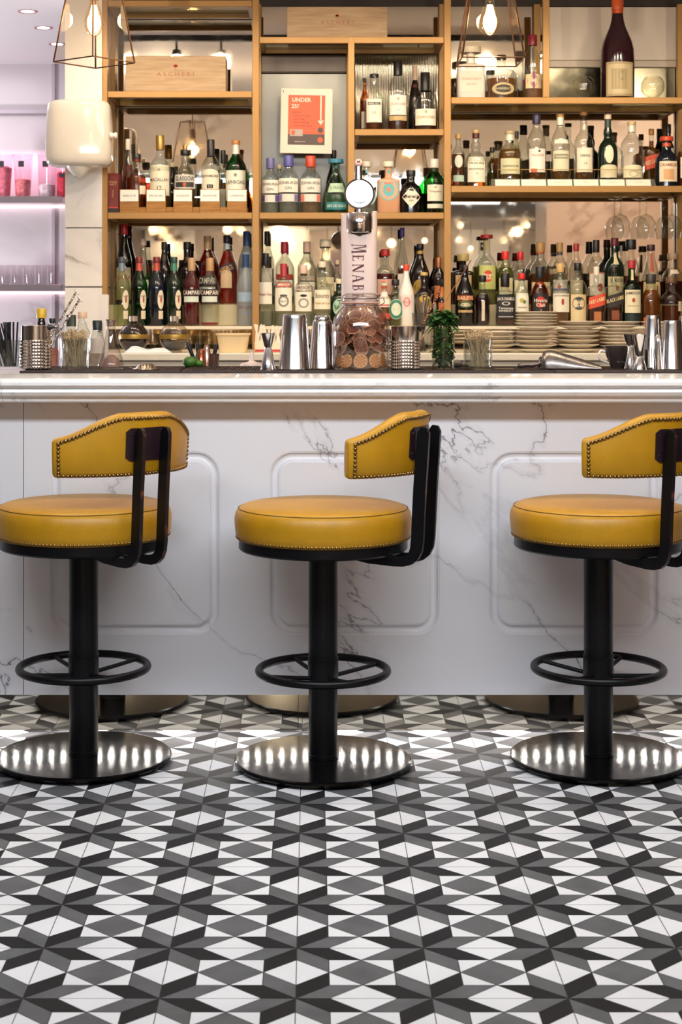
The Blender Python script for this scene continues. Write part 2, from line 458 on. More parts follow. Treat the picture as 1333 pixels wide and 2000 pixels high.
# countertop
CT = 1.094
def build_top():
    prof = [(5.75, CT), (4.775, CT), (4.757, CT-.003), (4.746, CT-.011), (4.744, CT-.02), (4.752, CT-.0255), (4.764, CT-.027), (4.764, CT-.031),
            (4.752, CT-.033), (4.750, CT-.040), (4.757, CT-.050), (4.772, CT-.056), (4.776, CT-.060), (4.778, CT-.068), (4.786, CT-.0725), (4.86, CT-.0735), (4.96, CT-.0735), (5.75, CT-.04)]
    mb = MB(); n = len(prof)
    for (xa, xb) in ((-1.5, X(2, 4.75)-.0006), (X(2, 4.75)+.0006, 2.25)):
        vs = [(xa, y, z) for y, z in prof]+[(xb, y, z) for y, z in prof]
        fs = [(i, (i+1) % n, n+(i+1) % n, n+i) for i in range(n)]+[tuple(range(n-1, -1, -1)), tuple(range(n, 2*n))]
        mb.add(vs, fs)
    o = mb.build('bar_countertop', marble('#eeeded', '#86838a', 3.2, .1, .6, .005, rot=.9, seed=6.), angle=32)
    tag(o, 'long white marble bar countertop with moulded front edge above the panels', 'countertop')
build_top()
# back of the bar cabinet (seen in mirrors only)
MB().box(-1.4, 2.2, 5.01-PY, 5.7-PY, .02, CT-.075).build('carcass', mat('#3a3634', .6), BAR, smooth=False)

# ------------------------------------------------------------------ bar stools
LEA = mat('#b2800b', .42, 0, .5, bump=.25, bscale=320, var=.06, vscale=18)
NAIL = mat('#8a6a3a', .28, .9); FR = mat('#0a0a0d', .35, .0, .25)
def worn():
    m = bpy.data.materials.new('worn_black_paint'); m.use_nodes = True; nt = m.node_tree; b = nt.nodes['Principled BSDF']
    tc = nt.nodes.new('ShaderNodeTexCoord'); n = nt.nodes.new('ShaderNodeTexNoise'); n.inputs['Scale'].default_value = 28; n.inputs['Detail'].default_value = 6
    r = nt.nodes.new('ShaderNodeMapRange'); r.inputs[1].default_value = .56; r.inputs[2].default_value = .66
    nt.links.new(tc.outputs['Object'], n.inputs['Vector']); nt.links.new(n.outputs[0], r.inputs[0])
    mx = nt.nodes.new('ShaderNodeMix'); mx.data_type = 'RGBA'; mx.inputs['A'].default_value = (*lin('#1c1418'), 1); mx.inputs['B'].default_value = (*lin('#6a3a24'), 1)
    nt.links.new(r.outputs[0], mx.inputs['Factor']); nt.links.new(mx.outputs['Result'], b.inputs['Base Color']); b.inputs['Roughness'].default_value = .35
    return m
WORN = worn()
def make_stool():
    t = thing('bar_stool', 'x', 'bar stool')
    R = .253
    # base plate
    mb = MB(); mb.lathe([(0, .006), (.235, .006), (.249, .009), (.2525, .014), (.2515, .0195), (.247, .022), (.10, .0245), (.0, .0245)], 96, close=False)
    bmt = mat('#09090b', .17, 0, .5, bump=.02, bscale=500); bmt.node_tree.nodes['Principled BSDF'].inputs['IOR'].default_value = 1.22
    b = mb.build('base_plate', bmt, t, angle=25)
    mb = MB()
    for k in range(5):
        a = 2*PI*k/5+.3; mb.lathe([(.013, 0), (.013, .007)], 12, M=Matrix.Translation((.2*math.cos(a), .2*math.sin(a), 0)))
    mb.build('rubber_foot', BLACK, b)
    mb = MB(); mb.lathe([(.0425, .0245), (.0425, .034), (.0412, .035), (.0412, .60)], 40, close=False)
    mb.build('column', FR, t)
    mb = MB(); mb.lathe([(.0412, .245), (.0435, .246), (.0435, .303), (.0445, .304), (.0445, .307), (.0412, .308)], 40, close=False)
    fr = mb.build('footrest_collar', FR, t)
    mb = MB(); mb.tube([(.183*math.cos(2*PI*i/64), .183*math.sin(2*PI*i/64), .270) for i in range(64)], .0115, 14, closed=True)
    ring = mb.build('footrest', FR, t)
    for k in range(4):
        a = k*PI/2
        MB().tube([(.04*math.cos(a), .04*math.sin(a), .252), (.12*math.cos(a), .12*math.sin(a), .262), (.178*math.cos(a), .178*math.sin(a), .270)], .0062, 10).build('spoke', FR, ring)
    # seat
    mb = MB(); mb.lathe([(0, .612), (.20, .612), (.236, .617), (.2405, .622), (.2405, .648), (.238, .65), (0, .65)], 96, close=False)
    mb.build('seat_ring', FR, t, angle=25)
    prof = [(0, .648), (.242, .648), (.2475, .655), (.2505, .672), (.2525, .694), (.2525, .708), (.249, .723), (.2425, .7335), (.2405, .7343), (.2385, .7362), (.230, .7405), (.215, .7445), (.18, .7475), (.1, .7495), (0, .750)]
    mb = MB(); mb.lathe(prof, 112, close=False)
    # stitch line
    seat = mb.build('seat', LEA, t, angle=60)
    mb = MB(); mb.tube([(.2412*math.cos(2*PI*i/120), .2412*math.sin(2*PI*i/120), .7350) for i in range(120)], .0011, 6, closed=True)
    mb.build('stitching', mat('#4a3206', .8), seat)
    mb = MB()
    N = 138
    for i in range(N):
        a = 2*PI*i/N
        M = Matrix.Rotation(a, 4, 'Z') @ Matrix.Translation((.2445, 0, .6545)) @ Matrix.Rotation(PI/2, 4, 'Y')
        mb.lathe([(.0050, 0), (.0046, .0022), (.0028, .0042), (.0001, .005)], 8, M=M, close=False)
    mb.build('nail_trim', NAIL, seat)
    # backrest: curved pad
    HA = math.radians(51); zb = .843
    def ztop(s):   # s in -1..1
        a = abs(s); e = 0 if a < .30 else min(1, (a-.30)/.70); e = e*e*(3-2*e) if e < 1 else 1
        e = .55*e+.45*(max(0, a-.30)/.70)
        return 1.016-.062*e-.003*a*a
    def rin(z): return .292+(z-.843)*.06
    def surf(s, z, off): # off from outer surface
        r = rin(z)+off; a = s*HA
        return (r*math.cos(a), r*math.sin(a), z)
    TH = .046
    # cross section points around: (vertical param 0..1, offset)
    sec = [(.0, -.010), (.0, -TH+.012), (.03, -TH+.004), (.12, -TH), (.5, -TH-.004), (.86, -TH), (.96, -TH+.006), (1.0, -TH+.018), (1.0, -.018), (.972, -.007), (.94, -.0015), (.90, 0), (.5, .002), (.06, 0), (.02, -.004)]
    NS = 56; mb = MB(); vs = []; fs = []
    ns = len(sec)
    cols = []
    for i in range(NS+1):
        s = -1+2*i/NS
        cols.append((s, 1.0))
    ends = [(-1-.012/ (.3*HA), .0), ]
    for (s, _) in cols:
        zt = ztop(s)
        for (u, off) in sec: vs.append(surf(s, zb+(zt-zb)*u, off))
    n0 = len(vs)
    for i in range(NS):
        for j in range(ns):
            j2 = (j+1) % ns; fs.append((i*ns+j, i*ns+j2, (i+1)*ns+j2, (i+1)*ns+j))
    # rounded ends
    for side, base in ((-1, 0), (1, NS*ns)):
        prev = [base+j for j in range(ns)]
        for (ds, sh) in ((.022, .94), (.036, .80), (.041, .55)):
            s = side*(1+ds); zt = ztop(side); zc = (zb+zt)/2; hh = (zt-zb)/2
            cur = []
            for (u, off) in sec:
                z = zc+(u*2-1)*(hh-(1-sh)*.03); o2 = -TH/2+(off+TH/2)*sh
                cur.append(len(vs)); vs.append(surf(s, z, o2))
            for j in range(ns):
                j2 = (j+1) % ns
                q = (prev[j], prev[j2], cur[j2], cur[j])
                fs.append(q if side > 0 else q[::-1])
            prev = cur
        fs.append(tuple(prev) if side > 0 else tuple(prev[::-1]))
    mb.add(vs, fs)
    back = mb.build('backrest', LEA, t, angle=60)
    # nails around the outer face
    path = []
    ins = .0145
    se = 1-.010/(.3*HA)
    K = 200
    for i in range(K+1): s = -se+2*se*i/K; path.append((s, zb+.006))
    for i in range(1, 40): path.append((se, zb+.006+(ztop(se)-ins-zb-.006)*i/40))
    for i in range(K+1): s = se-2*se*i/K; path.append((s, ztop(s)-ins))
    for i in range(1, 40): path.append((-se, ztop(se)-ins-(ztop(se)-ins-zb-.006)*i/40))
    P3 = [Vector(surf(s, z, .0005)) for s, z in path]
    mb = MB(); acc = 0; step = .0113; mb2 = MB()
    for i in range(len(P3)):
        L = (P3[i]-P3[i-1]).length
        acc += L
        if acc >= step or i == 0:
            acc = acc-step if i else 0
            s, z = path[i]
            M = Matrix.Rotation(s*HA, 4, 'Z') @ Matrix.Translation((rin(z)+.0006, 0, z)) @ Matrix.Rotation(PI/2, 4, 'Y')
            mb.lathe([(.0057, 0), (.0052, .0026), (.0033, .0048), (.0001, .0056)], 8, M=M, close=False)
    mb.build('nail_trim', NAIL, back)
    mb2.tube([surf(s, ztop(s)-.006 if False else z, 0) for s, z in path[::4]], .0013, 5, closed=True)
    # mounting plate with notched corners
    hw = .072/.3; pl = MB(); z0, z1 = .885, .975
    ol = [(-hw+.03, z0), (hw-.03, z0), (hw-.028, z0+.008), (hw, z0+.010), (hw, z1-.010), (hw-.028, z1-.008), (hw-.03, z1), (-hw+.03, z1), (-hw+.028, z1-.008), (-hw, z1-.010), (-hw, z0+.010), (-hw+.028, z0+.008)]
    # strips for curvature
    nst = 10; vs = []; fs = []
    for i in range(nst+1):
        a = -hw+2*hw*i/nst
        cut = .010 if i in (0, nst) else 0
        for (z, o) in ((z0+cut, .002), (z0+cut, .0045), (z1-cut, .0045), (z1-cut, .002)):
            r = rin(z)+o; vs.append((r*math.cos(a), r*math.sin(a), z))
    for i in range(nst):
        for j in range(4):
            j2 = (j+1) % 4; fs.append((i*4+j, i*4+j2, (i+1)*4+j2, (i+1)*4+j))
    fs.append((3, 2, 1, 0)); fs.append(tuple(nst*4+j for j in range(4)))
    pl.add(vs, fs)
    plate = pl.build('mounting_plate', mat('#24151c', .35), t)
    sc = MB()
    for a in (-hw*.82, hw*.82):
        for z in (z0+.018, z1-.018):
            M = Matrix.Rotation(a, 4, 'Z') @ Matrix.Translation((rin(z)+.0045, 0, z)) @ Matrix.Rotation(PI/2, 4, 'Y')
            sc.lathe([(.0045, 0), (.0035, .0018), (.0001, .0024)], 10, M=M, close=False)
    sc.build('screw', mat('#3a2626', .3, .6), plate)
    # two J-shaped bracket bars
    def jbar(y):
        W = .036; T = .012
        # centre line in (r, z)
        cl = [(.10, .606), (.16, .603), (.235, .601), (.262, .603), (.281, .610), (.294, .622), (.301, .638), (.304, .660), (.311, .80), (.318, .90), (.3225, .960), (.324, .975)]
        hwd = [.004, .011, .0125, .0135, .015, .0165, .0175, .018, .018, .018, .017, .008]
        L, Rr = [], []
        for i, (r, z) in enumerate(cl):
            a = cl[max(0, i-1)]; b = cl[min(len(cl)-1, i+1)]
            d = Vector((b[0]-a[0], b[1]-a[1])).normalized(); nrm = Vector((-d.y, d.x))
            L.append((r+nrm.x*hwd[i], z+nrm.y*hwd[i])); Rr.append((r-nrm.x*hwd[i], z-nrm.y*hwd[i]))
        m = MB(); n = len(cl); vs = []
        for (yy) in (y-T/2, y+T/2):
            for p in L: vs.append((p[0], yy, p[1]))
            for p in Rr: vs.append((p[0], yy, p[1]))
        N2 = 2*n
        for i in range(n-1):
            m_f = [(i, n+i, n+i+1, i+1)]
        fs = []; ms = []
        for i in range(n-1):
            fs.append((i, i+1, n+i+1, n+i)); ms.append(0)
            fs.append((N2+i, N2+n+i, N2+n+i+1, N2+i+1)); ms.append(0)
            fs.append((i, N2+i, N2+i+1, i+1)); ms.append(1)
            fs.append((n+i, n+i+1, N2+n+i+1, N2+n+i)); ms.append(1)
        fs.append((0, n, N2+n, N2)); ms.append(1)
        fs.append((n-1, N2+n-1, N2+2*n-1, 2*n-1)); ms.append(1)
        for f, q in zip(fs, ms): m.f.append(list(f)); m.m.append(q)
        m.v = [Vector(p) for p in vs]
        return m
    for y in (-.044, .044):
        jbar(y).build('bracket', [FR, WORN], t, angle=30)
    return t, ring
STG = 'yellow stools along the bar'
stool, ring0 = make_stool()
def place_stool(o, px, d, phi, spoke, lab):
    o.location = (X(px, d), d, 0); o.rotation_euler = (0, 0, -math.radians(phi))
    o['label'] = lab; o['group'] = STG
    for ch in o.children:
        if ch.name.startswith('footrest') and not ch.name.startswith('footrest_collar'):
            ch.rotation_euler = (0, 0, math.radians(phi+spoke))
s2 = copy_tree(stool); s3 = copy_tree(stool)
place_stool(stool, 631.5, 4.594, 24.5, 28, 'yellow leather swivel stool in the middle, its back turned edge-on to the right')
place_stool(s2, 163.5, 4.636, 46, 37, 'yellow leather swivel stool at the left, full curved back with black plate showing')
place_stool(s3, 1169.5, 4.626, 56, 57, 'yellow leather swivel stool cut off by the right edge of the frame')
# ------------------------------------------------------------------ gold shelving
SY = 6.95; SB = 7.25       # front plane and back plane of the unit
def zs(y): return Z(y, SY)
def xs_(x): return X(x, SY)
SHZ = dict(L2=zs(415), L1=zs(178), M1=zs(252), M2=zs(415), MT=zs(72), R1=zs(190), R2=zs(363), B=1.225)
def build_shelving():
    t = thing('shelving_unit', 'gold painted metal back-bar shelving with glass shelves and bottles', 'shelving', ((xs_(600)), SY, 0))
    ox = xs_(600)
    def post(x0, x1, z0, z1, y0=SY, y1=SY+.027, nm='post'):
        y0 -= .0007; MB().bbox(xs_(x0)-ox, xs_(x1)-ox, y0-SY, y1-SY, z0, z1, .0015).build(nm, GOLD, t)
    ztop = 2.665
    for (a, b, z0) in ((197, 210, 1.125), (493, 506.5, 1.125), (868, 881.5, 1.125)):
        post(a, b, z0, ztop)
        post(a, b, z0, ztop, SB-.027, SB)
    for yy in ((SY, SY+.027), (SB-.027, SB)):
        post(1061, 1074, SHZ['R1'], ztop, *yy)
        post(680, 693, SHZ['M2'], SHZ['MT'], *yy)
        post(1352, 1366, 1.125, ztop, *yy)
    def shelf(x0, x1, z, glassy=True, h=.0275):
        a, b = xs_(x0)-ox, xs_(x1)-ox
        m = MB()
        m.bbox(a, b, 0, .027, z-h, z, .0015)
        rl = m.build('rail', GOLD, t); MB().bbox(a, b, SB-.027-SY, SB-SY, z-h, z, .0015).build('rail', GOLD, t)
        for xx in (a, b-.02):
            MB().box(xx, xx+.02, .0271, SB-.0271-SY, z-h, z-.001).build('side_bar', GOLD, rl, smooth=False)
        if glassy:
            MB().box(a+.021, b-.021, .0275, SB-SY-.0275, z-.009, z-.0005).build('shelf_glass', glass('#dfe6dc', .10, .8), t, smooth=False)
    shelf(210.5, 492.5, SHZ['L1']); shelf(210.5, 492.5, SHZ['L2']); shelf(210.5, 492.5, zs(0.5))
    shelf(507, 867.5, SHZ['MT']); shelf(507, 867.5, SHZ['M2']); shelf(693.5, 867.5, SHZ['M1'])
    shelf(882, 1351.5, SHZ['R1']); shelf(882, 1351.5, SHZ['R2'])
    # bottom boards
    for (a, b) in ((210.5, 492.5), (507, 867.5), (882, 1351.5)):
        MB().bbox(xs_(a)-ox, xs_(b)-ox, .0, SB-SY-.0, SHZ['B']-.014, SHZ['B'], .002).build('bottom_shelf', mat('#e8dcc4', .3), t)
    return t
build_shelving()
# raised back step under the rear bottles
RZ = 1.318
for i, (a, b, nm) in enumerate(((212, 491, 'left'), (509, 866, 'middle'), (884, 1340, 'right'))):
    o = MB().bbox(0, X(b, 7.1)-X(a, 7.1), 0, .112, 0, RZ-SHZ['B']-.0005, .003).build('shelf_riser', mat('#d8c79c', .35), None, (X(a, 7.1), 7.108, SHZ['B']+.0005))
    tag(o, 'cream stepped riser at the back of the lowest shelf, %s bay' % nm, 'riser', 'risers on the lowest shelf')
# mirrors behind
MIR = mirror('#ded4c6', .015, .05)
MY = 7.262
def mir(x0, x1, z0, z1, lab, m=MIR, nm='wall_mirror'):
    o = MB().box(X(x0, 7.26), X(x1, 7.26), MY, MY+.01, z0, z1).build(nm, m, smooth=False)
    tag(o, lab, 'mirror', 'mirrors behind the shelves' if nm == 'wall_mirror' else None)
mir(208, 504, 1.14, 2.66, 'warm tinted mirror behind the left shelving bay')
mir(505.5, 872, 1.14, Z(431, 7.26), 'warm tinted mirror behind the lower middle bay')
mir(505.5, 872, SHZ['MT']-.01, 2.66, 'warm tinted mirror strip behind the topmost wooden crate')
mir(690, 872, SHZ['M2']-.01, SHZ['M1']-.02, 'tinted mirror behind the pink and dark gin bottles')
mir(873.5, 1350, 1.14, SHZ['R1']-.02, 'warm tinted mirror behind the right shelving bay')
mir(873.5, 1060, SHZ['R1']-.015, 2.66, 'warm tinted mirror behind the white square bottle, upper right')
t = thing('cream_backboard', 'cream painted backboard with grey lower band behind the orange-topped magnum', 'backboard', (X(1060.5, 7.26), 7.262, 0))
w_ = X(1350, 7.26)-X(1060.5, 7.26)
MB().box(0, w_, 0, .01, Z(117, 7.26), Z(14, 7.26)).build('upper_board', mat('#e2d2c0', .35), t, smooth=False)
MB().bbox(0, w_, -.008, .01, Z(132, 7.26), Z(118, 7.26), .003).build('moulding', mat('#cdbba6', .35), t)
MB().box(0, w_, 0, .01, SHZ['R1']-.015, Z(133, 7.26)).build('grey_band', mirror('#6f6a5a', .14, .1), t, smooth=False)
MB().box(0, w_, 0, .01, Z(13, 7.26), 2.66).build('dark_reflection', mat('#2a1c14', .6), t, smooth=False)  # dark ceiling reflection, painted as a flat brown strip
mir(690, 872, SHZ['M1']-.015, SHZ['MT']-.02, 'ribbed reeded mirror panel behind three brandy bottles', mirror('#c9c2b2', .08, .0, True), 'reeded_mirror')
t = thing('metal_backboard', 'dull grey metal backboard behind the age-check poster', 'panel', (X(600, 7.24), 7.255, 0))
MB().bbox(X(508, 7.24)-X(600, 7.24), X(678, 7.24)-X(600, 7.24), -.004, .003, SHZ['M2']+.0, Z(143, 7.24), .002).build('sheet', mat('#6f6d68', .32, .85, var=.15, vscale=3), t)
MB().bbox(X(507, 7.24)-X(600, 7.24), X(679, 7.24)-X(600, 7.24), -.016, .003, Z(142, 7.24), Z(108, 7.24), .006).build('top_box', mat('#7d6f66', .5), t)
slab('reflection_strip', -.9, 2.0, 7.255, 7.30, 2.661, 2.71, mat('#2a1c14', .6))  # stands for a dark reflection above the mirrors, put in as colour

# back counter
t = thing('back_counter', 'cream back-bar counter carrying plates and tubs below the shelves', 'counter', (0, 6.42, 0))
MB().bbox(-.9, 2.1, 0, .52, Z(690, 6.42)-.03, Z(690, 6.42), .004).build('worktop', mat('#efe2cc', .3), t)
MB().box(-.88, 2.1, .02, .5, .0, Z(690, 6.42)-.03).build('body', mat('#e6d6bd', .45), t, smooth=False)
MB().box(-.9, 2.1, .521, .86, .0, 1.124).build('rear_ledge', mat('#c9b48c', .45), t, smooth=False)
BCZ = Z(690, 6.42)

# ------------------------------------------------------------------ wine crates
WOOD = None
def wood(base, dark, scale=6):
    m = bpy.data.materials.new('wood_grain'); m.use_nodes = True; nt = m.node_tree; b = nt.nodes['Principled BSDF']; L = nt.links.new
    tc = nt.nodes.new('ShaderNodeTexCoord'); mp = nt.nodes.new('ShaderNodeMapping'); mp.inputs['Scale'].default_value = (1.2, 6, 14)
    n = nt.nodes.new('ShaderNodeTexNoise'); n.inputs['Scale'].default_value = scale; n.inputs['Detail'].default_value = 6; n.inputs['Distortion'].default_value = .4
    L(tc.outputs['Object'], mp.inputs['Vector']); L(mp.outputs[0], n.inputs['Vector'])
    mx = nt.nodes.new('ShaderNodeMix'); mx.data_type = 'RGBA'; mx.inputs['A'].default_value = (*lin(dark), 1); mx.inputs['B'].default_value = (*lin(base), 1)
    r = nt.nodes.new('ShaderNodeMapRange'); r.inputs[1].default_value = .3; r.inputs[2].default_value = .6
    L(n.outputs[0], r.inputs[0]); L(r.outputs[0], mx.inputs['Factor']); L(mx.outputs['Result'], b.inputs['Base Color']); b.inputs['Roughness'].default_value = .55
    return m
PINE = wood('#c2a27c', '#b08c62')
def crate(x0, x1, d, z, h, dep, lab, pale=False):
    cx = (X(x0, d)+X(x1, d))/2; w_ = X(x1, d)-X(x0, d)
    t = thing('wine_crate', lab, 'wine crate', (cx, d, z), 0, 'wooden wine crates')
    mb = MB(); mb.bbox(-w_/2, w_/2, 0, .012, 0, h, .0015)
    put_text(mb, 'ASCHERI', .0, h*.50, h*.115, flat(-.0006), 1, .0, 1.75, w_*.52)
    put_text(mb, 'FORNITORE DI VINI DAL 1880', .0, h*.36, h*.028, flat(-.0006), 1, .0, 1.2, w_*.48)
    # small red plant emblem
    ez = h*.70
    for a in range(6):
        an = PI/2+(a-2.5)*.55; L_ = h*.075
        x1_, z1_ = L_*math.cos(an), L_*math.sin(an)
        mb.add([(0, -.0006, ez), (x1_*.5-.003*math.sin(an), -.0006, ez+z1_*.5+.003*math.cos(an)), (x1_, -.0006, ez+z1_), (x1_*.5+.003*math.sin(an), -.0006, ez+z1_*.5-.003*math.cos(an))], [(0, 1, 2, 3)], 2)
    mb.box(-.001, .001, -.0007, -.0001, ez-h*.09, ez, 2)
    mb.build('front_panel', [PINE, mat('#b06a50', .7), mat('#c03020', .7)], t)
    mb = MB(); mb.bbox(-w_/2, -w_/2+.01, .0125, dep-.0125, 0, h, .001); mb.bbox(w_/2-.01, w_/2, .0125, dep-.0125, 0, h, .001); mb.bbox(-w_/2, w_/2, dep-.012, dep, 0, h, .001)
    mb.build('side_panel', PINE, t)
    MB().bbox(-w_/2+.0105, w_/2-.0105, .0125, dep-.0125, h-.012, h-.001, .001).build('lid', PINE, t)
crate(245, 441.5, 6.985, SHZ['L1'], 71/451., .17, 'pale pine wine crate on the upper left shelf behind the lantern')
crate(561, 757, 6.985, SHZ['MT'], 61/451., .17, 'pale pine wine crate on the topmost middle shelf')

# poster
t = thing('age_check_poster', 'orange age-check poster in a clear white-edged holder on the grey panel', 'poster', (X(599, 7.1), 7.1, Z(236, 7.1)))
k = kx(7.1)
t.rotation_euler = (0, math.radians(1.0), 0)
mb = MB(); hw, hh = 51/k, 64/k
mb.bbox(-hw, hw, 0, .006, -hh, hh, .002)
mb.build('holder', mat('#e6d9c2', .25), t)
mb = MB(); q = lambda x, y: ((x-599)/k, (236-y)/k)
def rect(mb, x0, y0, x1, y1, mi, yy):
    a, b = q(x0, y0), q(x1, y1); mb.add([(a[0], yy, b[1]), (b[0], yy, b[1]), (b[0], yy, a[1]), (a[0], yy, a[1])], [(0, 1, 2, 3)], mi)
rect(mb, 563, 186, 635, 262, 0, -.0008); rect(mb, 563, 262, 635, 283, 1, -.0008)
for s_, px, py, sz, mi, bd, wd in (('UNDER', 588.5, 195, 9.5, 2, .02, 46), ('25?', 576.5, 207.5, 9.5, 2, .02, 24), ('Please be', 579, 219.5, 4, 3, 0, 27), ('prepared to show', 590, 226, 4, 3, 0, 50), ('proof of age', 584, 232.5, 4, 3, 0, 36),
                        ('when buying age', 589, 239, 4, 3, 0, 46), ('restricted products', 592, 245.5, 4, 3, 0, 54), ('drinkaware.co.uk', 587, 276.5, 2.6, 2, 0, 32)):
    x_, z_ = q(px, py); put_text(mb, s_, x_, z_, sz/k*.8, flat(-.0014), mi, bd, 1., wd/k)
rect(mb, 625.3, 187, 628.3, 236, 2, -.0014)
a = [q(621, 235), q(633, 235), q(627, 244)]; mb.add([(p[0], -.0014, p[1]) for p in a], [(0, 2, 1)], 2)
rect(mb, 567, 253, 592, 266, 4, -.0018); rect(mb, 570, 255, 577, 264, 0, -.0024)
for (px, py, mi) in ((626.5, 254, 1), (626.5, 273, 0)):
    c = q(px, py); mb.add([(c[0]+5.5/k*math.cos(i*PI/8), -.0016, c[1]+5.5/k*math.sin(i*PI/8)) for i in range(16)], [tuple(range(16))], mi)
mb.build('printed_sheet', [mat('#e8623a', .5), mat('#5a4a42', .5), mat('#f6e6d2', .5), mat('#8a2a18', .5), mat('#b9a89a', .5)], t, smooth=False)
mb = MB(); c = q(554, 179); mb.lathe([(.005, 0), (.004, .004), (.0001, .005)], 10, M=Matrix.Translation((c[0], 0, c[1])) @ Matrix.Rotation(PI/2, 4, 'X'), close=False)
mb.build('pin', CHROME, t)

# ------------------------------------------------------------------ towel dispenser on the pillar
def build_dispenser():
    d = 6.72; k = kx(d); cx = X(154, d)
    t = thing('towel_dispenser', 'glossy white plastic paper towel dispenser mounted on the marble pillar', 'dispenser', (cx, d, Z(325, d)))
    hw = 65.5/k; Hh = 128/k; dep = .19
    def outline(sc, ins=0):
        pts = []
        for i in range(40):
            a = 2*PI*i/40; c, s = math.cos(a), math.sin(a); n = 3.2
            r = (abs(c)**n+abs(s)**n)**(-1/n)
            pts.append((c*r*hw*sc, s*r*dep*sc*.5+.02))
        return pts
    mb = MB(); vs = []; fs = []
    secs = [(0, .80), (.004, .88), (.012, .95), (.028, .985), (.05, 1.0), (Hh*.5, .99), (Hh-.045, .955), (Hh-.02, .93), (Hh-.008, .88), (Hh-.001, .78)]
    for z, sc in secs: vs += [(x, y, z) for x, y in outline(sc)]
    for j in range(len(secs)-1):
        for i in range(40):
            i2 = (i+1) % 40; fs.append((j*40+i, j*40+i2, (j+1)*40+i2, (j+1)*40+i))
    fs.append(tuple(range(39, -1, -1))); fs.append(tuple((len(secs)-1)*40+i for i in range(40)))
    mb.add(vs, fs)
    mb.build('cover', mat('#ddd2c4', .14, 0, .5, coat=.3), t, angle=60)
    mb = MB(); mb.lathe([(.05, .004), (.052, 0), (.045, -.012), (.026, -.034), (.012, -.044), (.008, -.045)], 28, M=Matrix.Translation((0, .0, 0)))
    mb.build('nozzle', mat('#f1e9dc', .3), t)
    mb = MB(); mb.tube([(-.012, -.0, -.042), (-.02, -.004, -.055), (-.03, -.004, -.07)], .005, 8)
    mb.build('paper_tail', mat('#9fb0b8', .6), t)
    mb = MB(); M = Matrix.Translation((hw-.006, -.03, Hh*.46)) @ Matrix.Rotation(PI/2, 4, 'Y')
    mb.lathe([(.013, 0), (.013, .01), (.009, .012), (.009, .018), (.013, .02), (.013, .03), (.0001, .031)], 16, M=M)
    mb.build('lock', mat('#efe6d8', .3), t)
    MB().box(-hw*.8, hw*.8, .10, .205, .02, Hh-.02).build('back_plate', mat('#d8cfc2', .4), t, smooth=False)
build_dispenser()

# ------------------------------------------------------------------ pendant lanterns
COP = mat('#5b3a20', .3, .8)
def pendant(cx, d, zb, side, rz, lab, ts=.55, h=.30):
    t = thing('pendant_lantern', lab, 'pendant lamp', (cx, d, zb), rz, 'glass lanterns above the bar')
    b = side/2; a = b*ts
    Bc = [(-b, -b, 0), (b, -b, 0), (b, b, 0), (-b, b, 0)]; Tc = [(-a, -a, h), (a, -a, h), (a, a, h), (-a, a, h)]
    fr = MB()
    for i in range(4):
        j = (i+1) % 4
        fr.tube([Bc[i], Bc[j]], .0022, 6); fr.tube([Tc[i], Tc[j]], .0022, 6); fr.tube([Bc[i], Tc[i]], .0030, 6)
    fr.tube([(-a, 0, h), (a, 0, h)], .002, 6); fr.tube([(0, -a, h), (0, a, h)], .002, 6)
    fr.build('frame', COP, t)
    for i in range(4):
        j = (i+1) % 4; s = .985
        MB().add([[c*s for c in Bc[i][:2]]+[.002], [c*s for c in Bc[j][:2]]+[.002], [c*s for c in Tc[j][:2]]+[h-.002], [c*s for c in Tc[i][:2]]+[h-.002]], [(0, 1, 2, 3)]).build('glass_pane', glass('#fbf6ee', .03, .5), t, smooth=False)
    bz = .082
    so = MB(); so.lathe([(.0001, bz+.175), (.012, bz+.175), (.019, bz+.165), (.020, bz+.125), (.017, bz+.118), (.0001, bz+.118)], 20); so.build('socket', mat('#4a2c18', .3, .8), t)
    bl = MB(); bl.lathe([(.0001, bz-.002), (.006, bz), (.020, bz+.010), (.0305, bz+.03), (.0325, bz+.045), (.029, bz+.063), (.020, bz+.085), (.0145, bz+.105), (.0135, bz+.12)], 24, close=False)
    bulb = bl.build('bulb', glass('#fff2d8', .05, .5), t, angle=60)
    fl = MB()
    for i in range(6):
        an = 2*PI*i/6; fl.tube([(.006*math.cos(an), .006*math.sin(an), bz+.10), (.012*math.cos(an), .012*math.sin(an), bz+.03)], .0022, 6)
    fl.lathe([(.0001, bz+.010), (.017, bz+.022), (.021, bz+.04), (.015, bz+.068), (.008, bz+.10), (.0001, bz+.102)], 16)
    fl.build('filament', mat('#ffffff', .5, emit='#ffe2b4', estr=9.), bulb, angle=60)
    cb = MB(); cb.tube([(0, 0, bz+.17), (0, 0, 2.71-zb)], .0035, 8); cb.lathe([(.05, 2.71-zb), (.05, 2.71-zb-.02), (.01, 2.71-zb-.03)], 20)
    cb.build('cord', mat('#3a2a20', .5), t)
    point('pendant_glow', (cx, d, zb+bz+.05), 10, (1, .72, .42), .03)
pendant(X(184, 5.15), 5.15, 2.087, .182, PI/4+.10, 'glass lantern pendant turned cornerwise at the upper left, glowing bulb')
pendant(X(957.5, 5.15), 5.15, 2.088, .195, 0, 'glass lantern pendant seen square-on at the upper right, glowing bulb')

